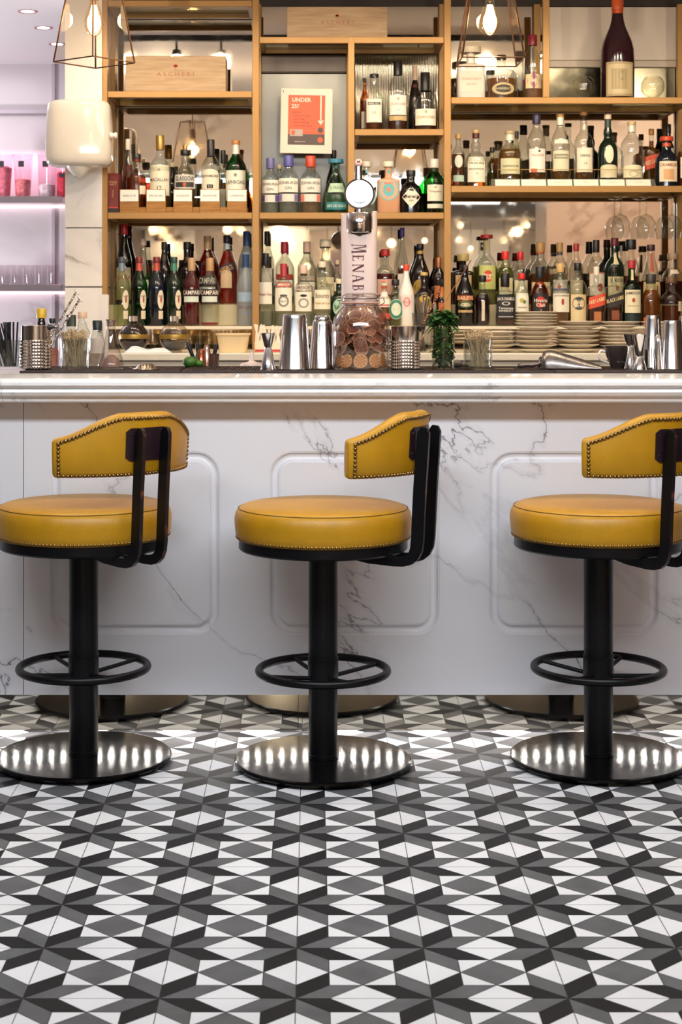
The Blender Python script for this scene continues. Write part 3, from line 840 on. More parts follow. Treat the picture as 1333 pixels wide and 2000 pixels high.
# ------------------------------------------------------------------ track lights (reflected in the mirrors)
t = thing('track_rail', 'dark lighting track on the ceiling, seen only in the shelf mirror', 'lighting track', (0, 6.2, 2.71))
MB().box(-1.6, 2.2, -.018, .018, -.03, 0).build('rail', BLACK, t, smooth=False)
for i, (x, lab) in enumerate(((-.70, 'black track spotlight reflected above the pine crate, left one'), (-.47, 'black track spotlight reflected above the pine crate, right lit one'), (.55, 'black track spotlight over the middle of the aisle'), (1.2, 'black track spotlight over the right of the aisle'))):
    t = thing('track_spotlight', lab, 'spotlight', (x, 6.2, 2.68), 0, 'spotlights on the ceiling track')
    MB().tube([(0, 0, 0), (0, 0, -.06)], .006, 8).build('stem', BLACK, t)
    M = Matrix.Translation((0, .0, -.09)) @ Matrix.Rotation(math.radians(20+8*i), 4, 'X')
    m = MB(); m.lathe([(.012, .05), (.022, .045), (.028, .0), (.034, -.035), (.03, -.035), (.024, -.01)], 18, M=M, close=False); m.build('head', mat('#3a3632', .4, .3), t)
    m = MB(); m.lathe([(.0001, -.028), (.026, -.028)], 18, M=M, close=False); m.build('lens', mat('#ffffff', .5, emit='#ffe2b0', estr=14.), t)

# ------------------------------------------------------------------ ceiling downlights of the side room
for (px, py, lab) in ((54, 22, 'round recessed downlight nearest the top left corner'), (85, 54, 'round recessed downlight beside the lantern glass'), (112, 86, 'round recessed downlight seen faintly through the lantern edge')):
    d = 1.41*FP/(HY-py)
    t = thing('downlight', lab, 'ceiling light', (X(px, d), d, 2.71), 0, 'recessed ceiling lights')
    m = MB(); m.lathe([(.030, -.001), (.046, -.004), (.047, 0)], 28, close=False); m.build('rim', mat('#c98a92', .35, .4), t)
    m = MB(); m.lathe([(.0001, -.002), (.031, -.002)], 24, close=False); m.build('lamp', mat('#ffffff', .5, emit='#fff0e6', estr=9.), t)

# ------------------------------------------------------------------ side-room shelves, candy jars, glasses
SRY = 9.05
for (py, nm) in ((384, 'brushed metal wall shelf carrying pink jars'), (556, 'brushed metal wall shelf carrying drinking glasses at the far left')):
    z = Z(py, SRY); t = thing('wall_shelf', nm, 'shelf', (X(60, SRY), SRY, z))
    MB().bbox(-1.2, X(123, SRY)-X(60, SRY), -.04, .245, -.036, 0, .002).build('board', mat('#b5a9b0', .25, .85), t)
    MB().box(-1.2, X(123, SRY)-X(60, SRY), .21, .24, -.05, -.0361).build('light_channel', mat('#ffffff', .5, emit='#ffd8dc', estr=1.5), t, smooth=False)
area('shelf_glow', (X(60, 9.2), 9.2, Z(384, 9.1)+.25), (1.2, .1), 2.5, (1, .4, .55), target=(X(60, 9.2), 9.28, Z(384, 9.1)+.03))
zS = Z(384, SRY)
def jar_far(px, wt, wb, h, fill, fcol, lab, lid=None):
    k = kx(SRY); t = thing('sweet_jar', lab, 'jar', (X(px, SRY), SRY+.03, zS), 0, 'tall jars on the side-room shelf')
    rt, rb, H = wt/2/k, wb/2/k, h/k
    m = MB(); m.lathe([(rb, 0), (rt, H), (rt+.003, H), (rt+.003, H+.004), (rt, H+.005)], 28, close=False); m.add([(0, 0, .001)], [], 0)
    m.build('jar_glass', glass('#f6eef2', .10, .8), t)
    rf = rb+(rt-rb)*fill
    m = MB(); m.lathe([(.0001, .002), (rb*.94, .002), (rf*.94, H*fill*.95), (rf*.5, H*fill*1.02), (.0001, H*fill)], 28, close=False)
    m.build('sweets', mat(fcol, .6, bump=1., bscale=60, var=.3, vscale=50), t)
    m = MB(); w_ = .016
    m.add([(-w_, -rt*.99, H*.70), (w_, -rt*.99, H*.70), (w_, -rt*1.03, H*.84), (-w_, -rt*1.03, H*.84)], [(0, 1, 2, 3)])
    m.build('tag', mat('#2a262a', .6), t)
jar_far(4, 40, 28, 82, .72, '#f9889c', 'tall tapered jar of pink sweets cut off by the left edge')
jar_far(43, 39, 29, 82, .42, '#f58c90', 'tall tapered jar a third full of salmon pink sweets')
jar_far(90, 37, 32, 82, .30, '#f3e6ea', 'tall tapered jar of white sweets left of the dispenser')
jar_far(121, 26, 22, 54, .9, '#ee3a54', 'short jar of red sweets under the dispenser edge')
zG = Z(556, SRY)
for i, px in enumerate((6, 30, 54, 78, 102)):
    m = MB(); m.lathe([(.0001, .002), (.026, .002), (.034, .11), (.033, .11), (.026, .006)], 20, close=False)
    o = m.build('tumbler', glass('#fdfafc', .05, .6), None, (X(px, SRY), SRY+.05, zG))
    tag(o, 'clear straight tumbler in the row on the lower side-room shelf', 'glass', 'tumblers on the side-room shelf')

# ------------------------------------------------------------------ dining room seen in the mirrors
def sconce(px, py, real_y, lab, power=8):
    D = 2*MY-real_y; x, z = X(px, D), EYE+(HY-py)*D/FP
    t = thing('wall_sconce', lab, 'wall lamp', (x, real_y, z), 0, 'shaded sconces in the dining room')
    m = MB(); m.lathe([(.17, 0), (.10, .24)], 28, close=False); m.build('lamp_shade', mat('#6a523c', .8), t)
    m = MB(); m.sphere((0, 0, .05), .05, 12); m.build('bulb', mat('#ffffff', .5, emit='#ffe4b8', estr=14.), t)
    m = MB(); m.tube([(0, 0, .1), (0, 0, -.25), (0, -.14, -.25)], .012, 8); m.build('arm', GOLD, t)
    m = MB(); m.box(-.30, .30, -.18, -.16, -1.0, .5); m.build('back_board', mat('#f2ebe0', .6), t, smooth=False)
    point('sconce_glow', (x, real_y+.02, z-.08), power, (1, .85, .62), .05)
sconce(948, 425, -4.7, 'shaded wall lamp on a white board reflected above the dark tequila bottles', 22)
sconce(555, 445, -4.7, 'shaded wall lamp on a white board reflected behind the vodka bottles', 15)
sconce(1250, 470, -4.7, 'shaded wall lamp on a white board reflected at the far right', 16)
sconce(330, 470, -4.7, 'shaded wall lamp on a white board reflected behind the vermouth bottles', 2.5)
gl = [(1010, 453, .05), (1000, 405, .03), (858, 446, .045), (765, 475, .05), (900, 440, .03), (920, 485, .025), (1030, 440, .03), (640, 500, .05), (600, 520, .04), (700, 470, .03), (830, 470, .03), (470, 450, .04), (445, 448, .05), (300, 448, .05), (318, 452, .04), (735, 455, .03), (682, 300, .04), (1130, 420, .03), (1290, 440, .04), (985, 470, .02), (896, 468, .02)]
for i, (px, py, r) in enumerate(gl):
    ry = -2.5-(i*37 % 20)/10.; D = 2*MY-ry
    z = EYE+(HY-py)*D/FP
    if z+.02 > 2.25: z = 2.2-r
    m = MB(); m.sphere((0, 0, 0), r, 12); m.tube([(0, 0, r*.9), (0, 0, 2.25-z)], .004, 5, 1)
    o = m.build('globe_lamp', [mat('#ffffff', .5, emit='#ffd79a', estr=7.), BLACK], None, (X(px, D), ry, z))
    tag(o, 'small glowing globe lamp hanging in the dining room, seen in the mirrors', 'globe lamp', 'globe lamps reflected in the mirrors')
# ------------------------------------------------------------------ bottles
KIND = {  # (z fraction, radius fraction)
 'std':   [(0, .93), (.012, 1), (.56, 1), (.60, .985), (.64, .92), (.68, .78), (.72, .60), (.76, .44), (.79, .37), (.84, .34), (.985, .34), (1, .36)],
 'round': [(0, .93), (.012, 1), (.50, 1), (.55, .98), (.60, .90), (.645, .75), (.68, .56), (.71, .42), (.74, .36), (.985, .35), (1, .36)],
 'long':  [(0, .93), (.012, 1), (.54, 1), (.60, .95), (.66, .82), (.72, .62), (.77, .46), (.81, .39), (.985, .36), (1, .38)],
 'slope': [(0, .92), (.012, 1), (.40, 1), (.50, .97), (.58, .86), (.66, .66), (.73, .48), (.79, .38), (.85, .33), (.985, .32), (1, .34)],
 'cone':  [(0, .93), (.012, 1), (.30, .97), (.5, .80), (.65, .58), (.76, .42), (.84, .36), (.985, .34), (1, .36)],
 'bulb':  [(0, .90), (.012, 1), (.42, 1), (.50, .93), (.56, .76), (.60, .52), (.635, .40), (.66, .40), (.70, .46), (.75, .44), (.79, .33), (.985, .30), (1, .33)],
 'squat': [(0, .90), (.015, 1), (.46, 1), (.54, .97), (.61, .86), (.66, .68), (.70, .48), (.74, .38), (.985, .36), (1, .38)],
 'flat':  [(0, .97), (.01, 1), (.60, 1), (.635, .98), (.655, .90), (.67, .60), (.69, .34), (.72, .30), (.985, .30), (1, .32)],
 'pear':  [(0, .90), (.015, 1), (.10, 1.02), (.30, .97), (.45, .82), (.56, .62), (.66, .42), (.74, .30), (.80, .27), (.985, .27), (1, .29)],
}
def c2(x): return lin(x)
GL = dict(clear=('#f3f6f3', .07, .85), green=('#2f9a4c', .05, .6), dgreen=('#1d5a2c', .05, .6), black=None, amber=('#e09a50', .05, .6), brown=None, frost=None, pale=('#e8ecd8', .07, .8), aqua=('#b9dcc8', .07, .8), blue=('#9cc0d8', .06, .7))
DARK = dict(black='#0f0e10', brown='#1d1110', dkgreen='#0e1f12', navy='#101522', wine='#2a0a14')
bn = [0]
def bottle(px, top, w, row, kind='std', glassc='clear', liq=None, level=.5, cap='#141214', capf=.12, labs=(), desc='', foil=None, sq=0, dr=1., rot=0., d=None, capw=1.12, z=None, base=None, neck=None, name='bottle', cat='bottle', group=None):
    rd, rz, grp = row
    if d: rd = d
    if z is not None: rz = z
    k = kx(rd); ztop = Z(top, rd); H = ztop-rz; r = w/2/k
    prof = [(R*r, z_*H) for z_, R in KIND[kind]]
    if neck: prof = [(x if x > .5*r else x*neck, z_) for x, z_ in prof]
    shoulder = max(z_ for x, z_ in prof if x > .8*r)
    def cs(a, z_):
        f = 1. if z_ <= shoulder else max(0, 1-(z_-shoulder)/(.1*H))
        kx_, ky_ = 1., 1.
        if sq:
            n = sq; c_, s_ = abs(math.cos(a)), abs(math.sin(a)); g = (c_**n+s_**n)**(-1/n); g = 1+(g-1)*f; kx_ = ky_ = g
        ky_ *= 1+(dr-1)*f
        return kx_, ky_
    def rad(z_):
        for (r0, z0), (r1, z1) in zip(prof, prof[1:]):
            if z0 <= z_ <= z1: return r0+(r1-r0)*(z_-z0)/(z1-z0+1e-9)
        return prof[-1][0]
    def surf(a, z_, off):
        R = rad(z_)+off; kk = cs(a-PI/2, z_); 
        return (R*math.sin(a)*kk[0], -R*math.cos(a)*kk[1], z_)
    t = thing(name, desc, cat, (X(px, rd), rd, rz), math.radians(rot)+rnd.uniform(-.03, .03), group or grp)
    # body
    body = MB(); body.lathe([(.0001, 0)]+prof, 32, sq=lambda a, z_: cs(a, z_), close=False)
    if glassc in GL and GL[glassc]: gm = glass(*GL[glassc])
    elif glassc == 'frost': gm = glass('#e8ecec', .06, .5, .25, .55, '#d6dadc')
    elif glassc.startswith('#'): gm = mat(glassc, .12, 0, .6)
    else: gm = mat(DARK[glassc], .1, 0, .7)
    body.build('glass_body', gm, t, angle=50)
    if liq:
        zl = level*H; pl = [(x*.9, z_) for x, z_ in prof if .015*H < z_ < zl]
        lm = MB(); lm.lathe([(.0001, .016*H), (prof[0][0]*.9, .016*H)]+pl+[(rad(zl)*.9, zl), (.0001, zl)], 24, sq=lambda a, z_: cs(a, z_), close=False)
        lm.build('liquid', glass(liq, .02, .2, .05, .34, liq), t, angle=50)
    # cap
    cm = MB(); cz = H*(1-capf); rc = prof[-1][0]*capw; r0 = rad(cz)*1.05
    cm.lathe([(max(r0, rc*.98), cz), (rc, cz+.002), (rc, H-.0015), (rc*.92, H+.0005), (.0001, H+.001)], 20, close=False)
    cm.build('cap', mat(cap, .35, 0, .5) if cap not in ('gold', 'silver', 'copper') else mat({'gold': '#b08a4c', 'silver': '#c4c4c8', 'copper': '#b5714a'}[cap], .35, .6), t, angle=50)
    if foil:
        fz0, fz1, fc = foil; zz = [fz0*H+(fz1-fz0)*H*i/4 for i in range(5)]
        fm = MB(); fm.lathe([(rad(a)+.0006, a) for a in zz], 20, close=False); fm.build('neck_foil', mat(fc, .4, .2), t, angle=60)
    # labels
    for lb in labs:
        z0, z1, wf, col = lb[0]*H, lb[1]*H, lb[2], lb[3]
        shape = lb[4] if len(lb) > 4 else 'rect'; texts = lb[5] if len(lb) > 5 else ()
        halfw = wf*r                      # half arc length
        m = MB(); zc = (z0+z1)/2
        def fn(off):
            def g(x, z_):
                return surf((x+lb_x)/r, min(max(z_, .002), H*.99), off)
            return g
        lb_x = lb[6]*r if len(lb) > 6 else 0.
        f1 = fn(.0007)
        if shape in ('rect', 'slant', 'arch'):
            nx, nz = 12, 4; vs = []; fs = []
            for j in range(nz+1):
                for i in range(nx+1):
                    u = -1+2*i/nx; x = u*halfw; zz_ = z0+(z1-z0)*j/nz
                    if shape == 'slant': zz_ += x*.32
                    if shape == 'arch': zz_ = z0+(z1-z0)*j/nz*(.78+.22*math.sqrt(max(0, 1-u*u)))
                    vs.append(f1(x, zz_))
            for j in range(nz):
                for i in range(nx): a = j*(nx+1)+i; fs.append((a, a+1, a+nx+2, a+nx+1))
            m.add(vs, fs, 0)
        else:
            n = 28; hz = (z1-z0)/2
            vs = [f1(0, zc)]; mid = []
            for q_ in (.5, 1.):
                for i in range(n):
                    a = 2*PI*i/n; c_, s_ = math.cos(a), math.sin(a)
                    if shape == 'diamond': g = 1/(abs(c_)+abs(s_)); c_ *= g; s_ *= g
                    vs.append(f1(c_*halfw*q_, zc+s_*hz*q_))
            fs = [(0, 1+i, 1+(i+1) % n) for i in range(n)]+[(1+i, 1+n+i, 1+n+(i+1) % n, 1+(i+1) % n) for i in range(n)]
            m.add(vs, fs, 0)
        ms = [mat(col, .5)]
        f2 = fn(.0014)
        for tx in texts:      # (string or shape, x frac, z frac, size frac of label height, colour[, rel width])
            st, fx, fz, sz, tc = tx[:5]; wd = tx[5] if len(tx) > 5 else 1.7
            mi = len(ms); ms.append(mat(tc, .5)); lh = z1-z0
            sl = .32 if shape == 'slant' else 0.
            if st == '#bar':
                hx = wd*halfw/2; vs = []; fs = []
                for j in (0, 1):
                    for i in range(9): xx = fx*halfw-hx+2*hx*i/8; vs.append(f2(xx, z0+(fz-sz/2+sz*j)*lh+xx*sl))
                fs = [(i, i+1, i+10, i+9) for i in range(8)]; m.add(vs, fs, mi)
            elif st in ('#dot', '#ring'):
                n = 20; hx = wd*halfw/2; rr_ = (.68 if st == '#ring' else 0.001)
                vs = [f2(fx*halfw+hx*q_*math.cos(2*PI*i/n), z0+fz*lh+sz*lh/2*q_*math.sin(2*PI*i/n)) for q_ in (rr_, 1) for i in range(n)]
                m.add(vs, [(i, n+i, n+(i+1) % n, (i+1) % n) for i in range(n)], mi)
            else:
                put_text(m, st, fx*halfw, z0+fz*lh, sz*lh, f2 if st != '' else f2, mi, .012, 1., wd*halfw, slant=sl)
        m.build('label', ms, t, angle=60)
    return t
CRM = '#efe3c8'; INK = '#4a3a30'; TAN = '#c79a5c'
def GRP(s): return s
rowL2 = (7.04, SHZ['L2'], 'whisky bottles on the left bay middle shelf')
rowM2 = (7.04, SHZ['M2'], 'gin bottles on the middle bay shelf')
rowM1 = (7.04, SHZ['M1'], 'brandy bottles on the small upper shelf')
rowR1 = (7.04, SHZ['R1'], 'bottles on the top right shelf')
rowR2 = (7.04, SHZ['R2'], 'malt whisky bottles on the right bay middle shelf')
rowL3 = (7.04, 1.2255, 'aperitif bottles on the lowest left shelf')
rowL3b = (7.17, RZ, 'aperitif bottles on the lowest left shelf')
rowM3 = (7.04, 1.2255, 'spirit bottles on the lowest middle shelf')
rowM3b = (7.17, RZ, 'spirit bottles on the lowest middle shelf')
rowR3 = (7.04, 1.2255, 'spirit bottles on the lowest right shelf')
rowR3b = (7.17, RZ, 'spirit bottles on the lowest right shelf')

# ---- left bay, middle shelf: tasting stand with five cards
t = thing('tasting_stand', 'long amber wooden stand with five white name cards before the whisky bottles', 'display stand', (X(358, 7.0), 6.995, SHZ['L2']))
k = kx(6.995); ox = 358
for a, b in ((234, 271.5), (286, 324), (339, 376), (391, 430), (444, 483)):
    t_ = MB().bbox((a-ox)/k, (b-ox)/k, 0, .008, 0, 46.5/k, .001)
    bl = t_.build('card_block', wood('#b07a34', '#8e5c22', 9), t)
    m = MB(); m.add([((a+1-ox)/k, -.0008, 23/k), ((b-1-ox)/k, -.0008, 23/k), ((b-1-ox)/k, -.0008, 45.3/k), ((a+1-ox)/k, -.0008, 45.3/k)], [(0, 1, 2, 3)])
    s_ = {234: 'ABERLOUR', 286: 'MACALLAN', 339: 'GLASGOW', 391: 'BOWMORE', 444: 'LAPHROAIG'}[a]
    put_text(m, s_, ((a+b)/2-ox)/k, 34/k, 3.6/k, flat(-.0014), 1, 0, 1., 28/k); m.build('card', [mat('#f6efe2', .3), mat('#6a625c', .5)], bl)
MB().bbox((234-ox)/k, (484-ox)/k, .0085, .086, 0, 12/k, .002).build('base_board', wood('#b07a34', '#8e5c22', 9), t)
zst = SHZ['L2']+12/k+.0005
L2 = dict(z=zst, d=7.055)
bottle(267, 301, 41, rowL2, 'squat', 'clear', '#b4581a', .60, '#2a201c', .10, [(.24, .40, .35, CRM, 'rect', (), .75)], 'squat amber whisky bottle with dark stopper, leftmost on the tasting stand', foil=(.86, .91, '#7a3020'), **L2)
bottle(313, 265, 42, rowL2, 'round', 'clear', '#c98a3c', .20, 'gold', .20, [(.16, .58, 1.1, CRM, 'rect', (('MACALLAN', 0, .52, .10, INK), ('12', 0, .25, .13, INK), ('#dot', 0, .85, .1, '#a89878', .2)))], 'tall whisky bottle with gold capsule and cream label numbered 12', **L2)
bottle(362, 293, 44, rowL2, 'squat', 'clear', '#d8b070', .14, '#1c1a1c', .09, [(.32, .56, 1.1, '#cfc8bc', 'rect', (('GLASGOW', 0, .72, .3, '#2a2624'), ('#bar', 0, .28, .35, '#3a3634', 1.6), ('#dot', 0, .3, .4, '#c06028', .25)))], 'clear whisky bottle with grey lettered band and dark stopper', **L2)
bottle(412, 273, 38, rowL2, 'std', 'clear', '#c98a3c', .14, '#2a2220', .25, [(.16, .56, 1.05, CRM, 'arch', (('BOWMORE', 0, .74, .09, INK), ('#bar', 0, .36, .14, '#242020', .6), ('12', 0, .36, .1, CRM)))], 'whisky bottle with long black capsule and arched cream label', **L2)
bottle(461, 275, 41, rowL2, 'std', 'green', None, .5, '#c08040', .06, [(.1, .55, 1.15, '#f2ead8', 'rect', (('LAPHROAIG', 0, .6, .12, '#44604a'), ('#dot', 0, .84, .12, '#8a8a78', .25), ('10', 0, .3, .1, INK)))], 'green glass whisky bottle with white neck and large pale label', foil=(.80, .94, '#f0ead8'), **L2)
bottle(250, 272, 22, rowL2, 'long', 'clear', '#c86048', .66, '#f0e4d4', .14, [], 'slim pinkish amber bottle with white cap behind the squat whisky', d=7.15)
bottle(362, 284, 26, rowL2, 'std', 'clear', '#d8a860', .6, 'gold', .08, [(.1, .4, 1, CRM)], 'gold capped bottle behind the clear grey-banded whisky', d=7.16)
bottle(436, 294, 26, rowL2, 'std', 'clear', '#c89040', .5, '#1c1a1c', .20, [(.1, .4, 1, CRM)], 'black capped bottle half hidden between the arched label and green bottles', d=7.16)
bottle(336, 318, 24, rowL2, 'squat', 'dgreen', None, .5, '#c8b48c', .08, [], 'short dark green bottle behind the gap beside the gold capsule whisky', d=7.16)
bottle(480, 345, 20, rowL2, 'squat', 'amber', None, .5, '#3a2a1c', .1, [], 'small amber flask at the right end behind the green whisky bottle', d=7.16)
# red book-like whisky box
t = thing('red_box', 'dark red book-shaped gift box with gold lettering at the left shelf end', 'box', (X(223, 7.04), 7.0, SHZ['L2']))
k = kx(7.0); m = MB(); m.bbox(-11/k, 11/k, 0, .12, 0, 78/k, .002)
f = flat(-.0006)
put_text(m, 'SINGLE', 0, 61/k, 3.6/k, f, 1, .01, 1, 15/k); put_text(m, 'MALT', 0, 56/k, 3.6/k, f, 1, .01, 1, 13/k)
m.add([(-10.8/k, -.0005, 1/k), (10.8/k, -.0005, 1/k), (10.8/k, -.0005, 9/k), (-10.8/k, -.0005, 9/k)], [(0, 1, 2, 3)], 2)
m.add([(-10.8/k, -.0005, 10/k), (10.8/k, -.0005, 10/k), (10.8/k, -.0005, 12/k), (-10.8/k, -.0005, 12/k)], [(0, 1, 2, 3)], 3)
put_text(m, 'Whisky', 0, 38/k, 3.4/k, f, 1, .0, 1, 24/k, angle=-PI/2)
m.build('case', [mat('#7a2418', .45), mat('#c89a5c', .4, .4), mat('#1c1614', .5), mat('#d8402a', .5)], t)

# ---- middle bay gins
EG = lambda band, txt: [(.36, .60, 1.15, '#f1e8d8', 'rect', (('EDINBURGH', 0, .68, .2, '#6a6460', 1.8), ('GIN', 0, .3, .2, '#6a6460'))), (.20, .33, 1.15, '#eadfd0', 'rect', (('#bar', -.75, .5, .9, band, .45), ('#bar', .75, .5, .9, band, .45)))]
bottle(528.5, 309, 34, rowM2, 'std', 'clear', '#dfe3d8', .3, '#6a6a9c', .19, EG('#6a5a8c', 0), 'clear gin bottle with blue patterned cap, leftmost on the gin shelf', capw=1.35)
bottle(564, 304, 41, rowM2, 'std', 'clear', '#dfe3d8', .3, '#5a5aa0', .19, EG('#8878a8', 0), 'clear gin bottle with violet cap, second from the left on the gin shelf', capw=1.3)
bottle(607, 305, 42, rowM2, 'std', 'clear', '#e8c8a8', .25, '#cc4a30', .19, EG('#e88878', 0), 'clear gin bottle with red cap and pink banded label', capw=1.3)
bottle(657, 311, 54, rowM2, 'pear', 'aqua', '#8fc09c', .35, '#4a8fa8', .075, [(.38, .55, .75, '#b8d0b0', 'rect', (('EL PRADO', 0, .5, .3, '#6a8a70'),)), (.06, .20, .85, '#2f7c80', 'rect', (('100% DE AGAVE', 0, .5, .35, '#cfe0d0'),)), (.82, .88, .4, '#2a5a60')], 'pear-shaped pale green tequila bottle with blue stopper beside the tap', capw=1.9)
bottle(652, 294, 30, rowM2, 'slope', 'dgreen', None, .5, '#2a2620', .1, [(.74, .86, .5, '#2a3a28')], 'dark green bottle behind the pear-shaped tequila', d=7.17)
bottle(546, 322, 22, rowM2, 'std', 'clear', None, .5, '#c8b090', .08, [], 'clear corked bottle behind the two left gins', d=7.17)
bottle(612, 324, 22, rowM2, 'std', 'clear', '#c07838', .4, '#a86838', .08, [], 'copper capped bottle behind the red capped gin', d=7.17)
bottle(716, 316, 40, rowM2, 'flat', 'clear', '#d4d8cc', .45, '#ddd2c0', .10, [(.14, .52, .8, '#a8cfc8', 'circle'), (.78, .84, .32, '#6ab8c0')], 'clear square gin bottle with pale stopper directly behind the tap badge', sq=5, capw=1.5)
bottle(759, 316, 45, rowM2, 'flat', '#dca37c', None, .5, '#eadcc8', .10, [(.24, .66, .80, '#63bcb8', 'circle', (('#ring', 0, .5, .92, '#e8a890', 1.7), ('#dot', 0, .5, .25, '#d88878', .5), ('MALFY', 0, .80, .10, '#d8685c', .9))), (.77, .85, .32, '#58b0bc')], 'peach pink opaque gin bottle with turquoise round label', sq=5, capw=1.5, dr=.8)
bottle(803, 333, 43, rowM2, 'squat', 'black', None, .5, '#1a1618', .14, [(.12, .62, .95, '#eee4cc', 'diamond', (('HENDRICKS', 0, .52, .11, INK), ('GIN', 0, .34, .08, INK)))], 'black apothecary gin bottle with cream diamond label')
bottle(849, 311, 42, rowM2, 'std', 'green', None, .5, '#f0e8d8', .16, [(.22, .52, .8, '#efe6cc', 'rect', (('Tanqueray', 0, .6, .12, '#8a5a4a'), ('#dot', 0, .85, .12, '#b09a70', .3))), (.09, .17, .8, '#efe6cc')], 'green glass gin bottle with white cap and cream label', capw=1.2)

# ---- small upper shelf
bottle(731, 145, 39, rowM1, 'round', 'clear', '#a8582a', .5, '#2a201c', .055, [(.14, .55, .85, '#f3ead8', 'rect', (('#bar', 0, .80, .12, '#2a2422', 1.5), ('MARTELL', 0, .80, .08, '#f3ead8', 1.3), ('VS', 0, .4, .12, '#b09070')))], 'rounded cognac bottle with white label and black strip, left of three', neck=1.15)
bottle(777, 120, 40, rowM1, 'long', 'clear', '#8f5238', .18, '#1e1a1c', .20, [(.22, .50, .92, '#f4ecdc', 'rect', (('COURVOISIER', 0, .55, .12, '#b09080'), ('#dot', 0, .82, .15, '#c0a880', .25), ('VS', 0, .25, .1, '#b09080'))), (.14, .205, .97, '#c8a874')], 'tall tapering cognac bottle with black capsule and white label, middle of three')
bottle(831, 142, 49, rowM1, 'squat', 'clear', '#9c5a34', .22, '#1e1a1c', .32, [(.08, .36, .92, '#f3e8d2', 'rect', (('COURVOISIER', 0, .5, .16, '#b08a60'), ('#dot', 0, .82, .2, '#c09a60', .2)))], 'squat cognac bottle with long black neck, right of three', neck=.9)
bottle(811, 129, 26, rowM1, 'slope', 'brown', None, .5, '#d8b8a0', .30, [(.68, .73, .5, '#6a2a2a')], 'dark amber bottle with pale pink capsule behind the squat cognac', d=7.17)
bottle(713, 153, 18, rowM1, 'std', 'amber', '#a05018', .6, '#2a1c18', .06, [(.1, .4, .8, CRM)], 'narrow amber bottle peeking out behind the left cognac', d=7.17)

# ---- top right shelf
bottle(920, 92, 55, rowR1, 'flat', '#f0e6da', None, .5, '#efe4d4', .12, [(.14, .52, .7, '#e6d6c4', 'rect', (('DISARONNO', 0, .62, .13, '#c09878'), ('VELVET', 0, .36, .1, '#c09878')))], 'opaque white square liqueur bottle under the lantern glass', sq=6, capw=2.3, dr=.7)
bottle(980, 108, 63, rowR1, 'squat', 'clear', '#c88a28', .46, '#3a2a1c', .10, [(.06, .36, .80, '#3a3024', 'circle', (('#ring', 0, .5, .9, '#c8b080', 1.85), ('FRANGELICO', 0, .52, .16, '#d8c89c'),))], 'wide amber bottle with dark oval label beneath the lantern', neck=.7)
bottle(1041, 69, 42, rowR1, 'long', 'clear', '#e0b890', .3, '#8a2434', .16, [(.12, .62, .0001, CRM), (.16, .38, .8, '#e6cfa0'), (.14, .42, .45, '#8a3a6a', 'diamond', (('VS', 0, .5, .2, '#f0d8c0', 1.),)), (.25, .30, 1.2, '#7a2a50', 'rect', (('COURVOISIER', 0, .5, .6, '#e8c0b0'),))], 'clear tapering bottle with maroon capsule and purple diamond label')
bottle(1207, 0, 65, rowR1, 'slope', 'wine', None, .5, '#e0602c', .10, [(.02, .36, .92, '#b09a70', 'rect', (('#bar', 0, .5, .86, '#c8b48c', 1.75), ('#bar', -.05, .5, .6, '#a89468', 1.1), ('#dot', .1, .6, .3, '#8f8058', .5)))], 'magnum dark wine bottle sealed with orange wax, between two glass globes', foil=(.86, .90, '#dd5a2a'), capw=1.05)
for px, lab in ((1140, 'round clear brandy balloon glass left of the orange-topped magnum'), (1276, 'round clear brandy balloon glass right of the orange-topped magnum')):
    k = kx(7.04); r = 23/k
    t = thing('balloon_glass', lab, 'glass', (X(px, 7.04), 7.04, SHZ['R1']), 0, 'balloon glasses on the top shelf')
    m = MB(); m.lathe([(.0001, .001), (.5*r, .001), (.15*r, .003), (.14*r, .006), (.30*r, .010)], 28, close=False); m.build('foot', CLEAR, t)
    m = MB(); m.lathe([(.14*r, .008)]+[(r*math.sin(a), .008+r*1.0-r*math.cos(a)) for a in [.2+i*.21 for i in range(12)]], 32, close=False); m.build('bowl', glass('#f6f4ec', .09, .9), t, angle=60)

# ---- right bay middle shelf
B2 = rowR2
k = kx(7.0); RY = 6.99
t = thing('acrylic_riser', 'clear acrylic bottle riser with six white name cards and a thin gold rail', 'display stand', (X(1120, RY), RY, SHZ['R2']))
m = MB(); a, b = (962-1120)/k, (1280-1120)/k
m.add([(a-.006, 0, 0), (b+.006, 0, 0), (b, .02, 15.5/k), (a, .02, 15.5/k), (a-.006, .11, 0), (b+.006, .11, 0), (b, .11, 15.5/k), (a, .11, 15.5/k)], [(0, 1, 2, 3), (3, 2, 6, 7), (1, 5, 6, 2), (4, 0, 3, 7)])
m.build('stand', glass('#e8ead8', .14, .6, .05, .25), t, smooth=False)
for i in range(6):
    x0 = (968.5+i*51.2-1120)/k; x1 = x0+48/k
    m = MB(); m.add([(x0, -.0005+.002, .003), (x1, -.0005+.002, .003), (x1, .0165, 14.5/k), (x0, .0165, 14.5/k)], [(0, 1, 2, 3)])
    put_text(m, ('GLENKINCHIE', 'DALWHINNIE', 'CRAGGANMORE', 'OBAN', 'LAGAVULIN', 'TALISKER')[i], (x0+x1)/2, 9/k, 2.2/k, lambda x, z: (x, .0008+z*.45, z+.0005), 1, 0, 1.2, 26/k)
    m.build('name_card', [mat('#f2ecd8', .3), mat('#a8a08c', .5)], t)
m = MB(); zr = 33/k; m.tube([((973-1120)/k, .0, zr), ((1258-1120)/k, .0, zr)], .0012, 8)
for i in range(7): x0 = (973+i*47.5-1120)/k; m.tube([(x0, 0, zr), (x0, .018, 15.5/k)], .0009, 6)
m.build('gold_rail', mat('#b8924c', .3, .8), t)
zr2 = SHZ['R2']+15.5/k+.0005; RR = dict(z=zr2, d=7.045)
